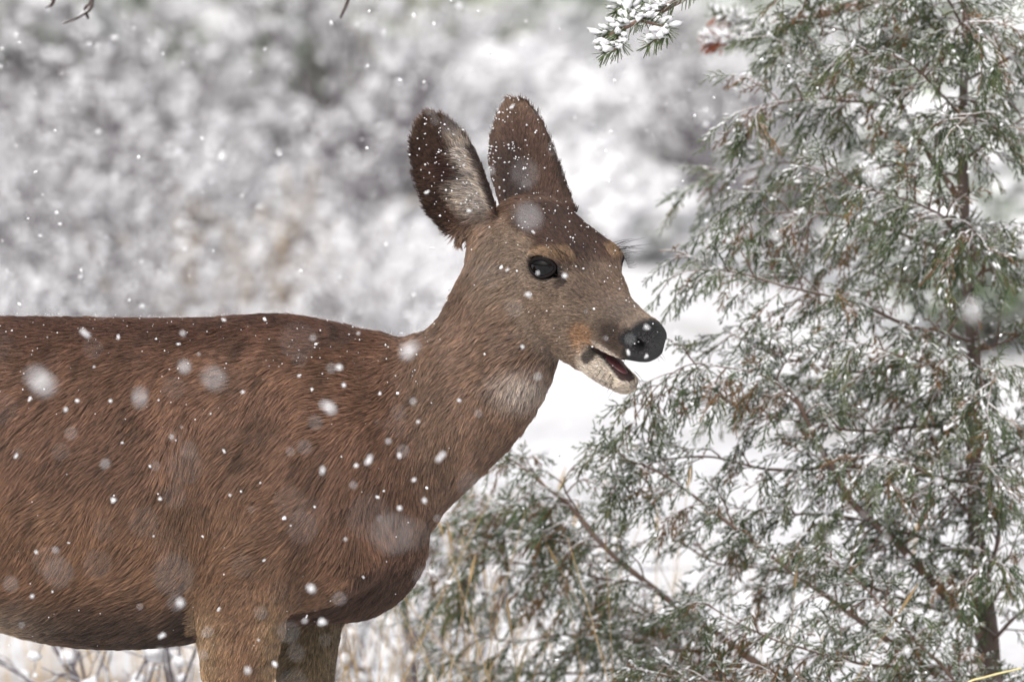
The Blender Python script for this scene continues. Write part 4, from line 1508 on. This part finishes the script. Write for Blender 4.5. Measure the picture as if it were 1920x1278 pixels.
# ------------------------------------------------------------------ dry grass
def dry_grass():
    S = []
    spots = [(440, 1.1, 14), (520, 1.5, 12), (665, 1.2, 44), (720, 1.8, 12), (790, 1.4, 14), (850, 1.0, 20), (930, 1.3, 14), (1000, .6, 12), (1080, 1.6, 10), (1180, .7, 8), (1290, 1.0, 8),
             (60, 2.6, 16), (180, 2.2, 14), (260, 2.9, 18), (350, 2.4, 16), (-60, 2.6, 14), (20, 3.4, 14), (310, 3.6, 16), (150, 3.2, 14), (1560, 1.3, 12), (1700, 1.2, 4), (470, 3.6, 14), (900, 3.4, 12), (1200, 3.2, 12), (130, 4.2, 14), (300, 7.4, 40), (420, 7.9, 40), (560, 7.8, 30)]
    paths, cols = [], []
    for px, Y, m in spots:
        for i in range(m):
            yy = Y + random.uniform(-.35, .35)
            x = float(at(px, 1000, Y).x) + random.gauss(0, .06)
            z = float(ground_z(np.array([x]), np.array([yy]))[0])
            h = random.uniform(.38, .72) if Y < 2.2 else random.uniform(.22, .5)
            lean = np.array([random.gauss(0, .16), random.gauss(0, .12), 1.0])
            b = np.array([x, yy, z - .02])
            bend = np.array([random.gauss(0, .07), random.gauss(0, .05), -abs(random.gauss(0, .04))])
            p = catmull([b, b + lean * h * .5, b + lean * h + bend], 6)
            paths.append((p, np.linspace(.0013, .0005, 6)))
            c = lin(196, 168, 124) * random.uniform(.6, 1.15)
            cols.append(np.tile(c, (18, 1)))
            if random.random() < .3:      # seed head
                e = p[-1]
                d = unit(p[-1] - p[-2])
                q = np.array([e - d * .05, e - d * .025, e])
                paths.append((q, np.array([.0012, .0032, .0008])))
                cols.append(np.tile(c * .9, (9, 1)))
    V, F = tube_mesh(paths, 3)
    o = link_mesh('dry_grass', mesh_np('dry_grass', V, F, np.concatenate(cols)), M_GRASS)
    tag(o, 'straw-coloured dry grass stalks sticking out of the snow', 'grass', kind='stuff')


M_GRASS = plant_material('straw', -.4, 30.0, .8)
dry_grass()
gb = path3([(1700, 1400, .05), (1800, 1290, .05), (1850, 1268, .05), (1915, 1252, .05)], 14)
gbr = gb[0] * 1.0
g0 = np.array([gbr[0] - .03, gbr[1], 0.0])
gb = np.concatenate([catmull([g0, g0 + [.005, 0, .2], gb[0]], 8)[:-1], gb])
V, F = tube_mesh([(gb, np.linspace(.0022, .0014, len(gb)))], 5)
o = link_mesh('grass_blade', mesh_np('grass_blade', V, F, np.tile(lin(212, 200, 150), (len(V), 1))), M_GRASS)
tag(o, 'single pale yellow grass blade bent over below the juniper trunk', 'grass')

# ------------------------------------------------------------------ snow caught in the coat
def coat_snow():
    P, N = sample_skin(60000, np.ones(len(DQ)))
    x, y, H, hw, ears, ear_m = regions(P)
    e0 = ears[0][0] * (ears[0][3] > 0)
    e1 = ears[1][0]
    w = .010 + .10 * sstep(.2, .8, N[:, 2]) + hw * sstep(.0, .02, H[:, 2]) * .13 + hw * .02
    patch = sstep(.45, .62, noise(P, .018, 61))
    w = w + e1 * (.16 + 1.6 * patch * sstep(.25, .55, ears[1][1])) + e0 * (.10 + .9 * patch * sstep(.45, .7, ears[0][1]) + .7 * patch * (ears[0][1] < .4) * (np.abs(ears[0][2]) < .5))
    w = w * (x > -120)
    k = rng.random(len(P)) < w * .62
    P, N, em, hw_ = P[k], N[k], ear_m[k], hw[k]
    off = np.where(em > .5, .0055, np.where(hw_ > .5, .0035, .0062))
    r = np.abs(rng.normal(.0002, .0005, len(P))) + .0004 + em * rng.uniform(0, .0006, len(P))
    V, F = lumps(P + N * off[:, None], r, base=(OCT, OCF), rough=.4, flat=.9)
    tag(link_mesh('snow', mesh_np('snow', V, F), SNOW, deer, True), kind='stuff')


coat_snow()

# ------------------------------------------------------------------ falling snow
mf = Nodes('snowflake')
mf.p.inputs['Base Color'].default_value = (.88, .88, .90, 1)
mf.p.inputs['Roughness'].default_value = .8
mf.p.inputs['Subsurface Weight'].default_value = 0.0
n_f = 56000
C = np.stack([rng.uniform(-3.0, 3.0, n_f), rng.uniform(-5.5, 19, n_f), rng.uniform(0.05, 3.2, n_f)], 1)
inside = (np.abs(C[:, 1]) < .2) & (C[:, 0] < .32) & (C[:, 2] < 1.3)
C = C[~inside]
R_ = np.clip(np.exp(rng.normal(-6.28, .5, len(C))), .0007, np.where(C[:, 1] < -1.5, .0018, np.where(C[:, 1] < 1.6, .0023, .0055)))
nearf = C[:, 1] < 1.5
parts_ = []
for m_, base_ in ((nearf, (ICO, ICF)), (~nearf, (OCT, OCF))):
    ax_ = rng.normal(0, 1, (m_.sum(), 3))
    ax_ /= np.linalg.norm(ax_, axis=1)[:, None]
    parts_.append(lumps(C[m_], R_[m_], ax_, rng.uniform(.8, 1.7, m_.sum()), base=base_, rough=.4, flat=.95))
V = np.concatenate([parts_[0][0], parts_[1][0]])
F = np.concatenate([parts_[0][1], parts_[1][1] + len(parts_[0][0])])
o = link_mesh('falling_snow', mesh_np('falling_snow', V, F), mf.m, None, True)
tag(o, 'fine snow falling through the air everywhere around the deer', 'snow', kind='stuff')

flake_me = []
for i in range(5):
    c = rng.normal(0, .45, (5, 3)); c[0] = 0
    V, F = lumps(c, rng.uniform(.45, .8, 5), base=(ICO, ICF), rough=.35, flat=.9)
    me = mesh_np('snowflake', V, F)
    me.materials.append(mf.m)
    me.polygons.foreach_set('use_smooth', np.ones(len(me.polygons), bool))
    flake_me.append(me)
FLAKES = [   # pixel, soft disc in pixels, how solid it looks, label (or None)
    (82, 718, 72, 0.5, 'biggest soft white snowflake in front of the deer flank'), (56, 748, 10, 0.75, 'small bright snowflake touching the lower border of the biggest soft one'),
    (618, 763, 36, 0.5, 'soft round white snowflake in front of the shoulder'), (345, 686, 38, 0.4, 'faint grey snowflake high on the flank below the back line'),
    (404, 712, 62, 0.25, 'large faint snowflake blur in the middle of the flank'), (262, 742, 46, 0.35, 'round translucent snowflake left of the flank middle'),
    (768, 655, 42, 0.42, 'faint round snowflake where back meets neck'), (735, 1000, 95, 0.09, 'very large faint snowflake veil before the chest'),
    (325, 1075, 95, 0.10, 'very large faint snowflake veil before the belly beside the foreleg'), (110, 1075, 70, 0.09, 'broad faint snowflake veil low on the belly'),
    (990, 405, 66, 0.2, 'broad pale snowflake veil in front of the crown between the ears'), (985, 325, 66, 0.11, 'grey snowflake veil in front of the upright ear'),
    (800, 361, 11, 0.75, 'bright white snowflake at the lower rim of the open ear'), (1060, 518, 17, 0.75, 'white snowflake just in front of the eye'),
    (1212, 612, 17, 0.5, 'pale snowflake over the top of the nose'), (1212, 668, 11, 0.75, 'white snowflake under the nostril'), (1178, 660, 12, 0.75, 'white snowflake on the upper lip'),
    (380, 1005, 7, 0.75, 'sharp ragged white snowflake above the foreleg'), (585, 1103, 28, 0.7, 'soft white snowflake at the fold before the far foreleg'),
    (1475, 800, 44, 0.55, 'large soft snowflake in front of the juniper middle'), (1825, 580, 60, 0.45, 'large soft snowflake over the juniper trunk'), (1640, 330, 46, 0.45, 'soft snowflake between juniper limb and trunk'),
    (1405, 925, 34, 0.5, 'soft snowflake low in the juniper beside the deer chest'), (1455, 440, 34, 0.5, 'soft snowflake among the upper juniper sprays'), (1385, 1100, 30, 0.6, 'white snowflake in front of the lowest juniper limb'),
    (605, 882, 26, 0.7, None), (222, 631, 15, 0.75, None), (334, 645, 12, 0.75, None), (208, 752, 16, 0.75, None), (297, 750, 9, 0.75, None), (212, 937, 19, 0.75, None), (160, 625, 28, 0.75, None),
    (420, 600, 14, 0.75, None), (488, 905, 9, 0.75, None), (748, 853, 21, 0.75, None), (712, 738, 12, 0.75, None), (826, 856, 30, 0.75, None), (692, 863, 28, 0.75, None), (636, 690, 28, 0.75, None),
    (640, 855, 8, 0.75, None), (585, 730, 11, 0.75, None), (420, 845, 12, 0.75, None), (395, 775, 9, 0.75, None), (330, 825, 8, 0.75, None), (230, 830, 11, 0.75, None), (720, 920, 9, 0.75, None), (30, 855, 16, 0.75, None),
    (128, 1017, 9, 0.75, None), (68, 1035, 16, 0.75, None), (288, 1005, 10, 0.75, None), (545, 985, 7, 0.75, None), (590, 950, 10, 0.75, None), (495, 1050, 11, 0.75, None), (60, 1118, 19, 0.75, None), (98, 1108, 9, 0.75, None),
    (305, 1190, 23, 0.75, None), (410, 1142, 13, 0.75, None), (465, 1256, 30, 0.75, None), (340, 1130, 38, 0.75, None), (682, 1082, 11, 0.75, None), (605, 1165, 28, 0.75, None), (575, 1155, 8, 0.75, None),
    (860, 750, 16, 0.75, None), (980, 650, 17, 0.75, None), (952, 505, 14, 0.75, None), (990, 552, 21, 0.75, None), (1000, 435, 10, 0.75, None), (880, 395, 14, 0.75, None), (795, 938, 23, 0.75, None), (785, 790, 17, 0.75, None),
    (870, 310, 10, 0.75, None), (960, 200, 14, 0.75, None), (455, 735, 16, 0.75, None), (560, 705, 14, 0.75, None), (150, 520, 21, 0.75, None), (400, 470, 11, 0.75, None), (525, 290, 12, 0.75, None), (720, 62, 23, 0.75, None), (28, 66, 21, 0.75, None),
    (690, 125, 17, 0.75, None), (300, 935, 14, 0.75, None), (1300, 1080, 28, 0.75, None), (1560, 1010, 33, 0.75, None), (1760, 900, 33, 0.75, None), (1880, 740, 35, 0.75, None), (1700, 1220, 30, 0.75, None), (840, 1090, 17, 0.75, None)]
APERTURE = cam_d.lens / 1000 / cam_d.dof.aperture_fstop
for i, (px, py, disc, solid, lb) in enumerate(FLAKES):
    if lb is None:
        disc, solid = disc * .78, .62
    o = bpy.data.objects.new('snowflake', flake_me[i % 5])
    COL.objects.link(o)
    own = math.sqrt(solid) * disc * K              # the flake's own width, seen at the deer
    blur = max(disc * K - .55 * own, .0004)
    d_ = DIST / (1 + blur / APERTURE)              # nearer to the camera: softer
    o.location = at(px, py, d_ - DIST)
    s = own * d_ / DIST * .33
    o.scale = (s, s, s * 1.15)
    o.rotation_euler = (random.uniform(0, 6), random.uniform(0, 6), random.uniform(0, 6))
    if lb is None:
        if px > 1290: where = 'juniper'
        elif py < 590 and px < 770: where = 'snowy slope'
        elif py < 420 and px < 1000: where = 'ears'
        elif px > 930 and py < 700: where = 'face'
        elif px > 740: where = 'neck and chest'
        elif py < 665: where = 'back line'
        elif py > 1060: where = 'belly and forelegs'
        elif px > 440: where = 'shoulder'
        else: where = 'flank'
        lb = f'small white snowflake falling in front of the {where}'
    tag(o, lb, 'snowflake', 'snowflakes falling before the camera')
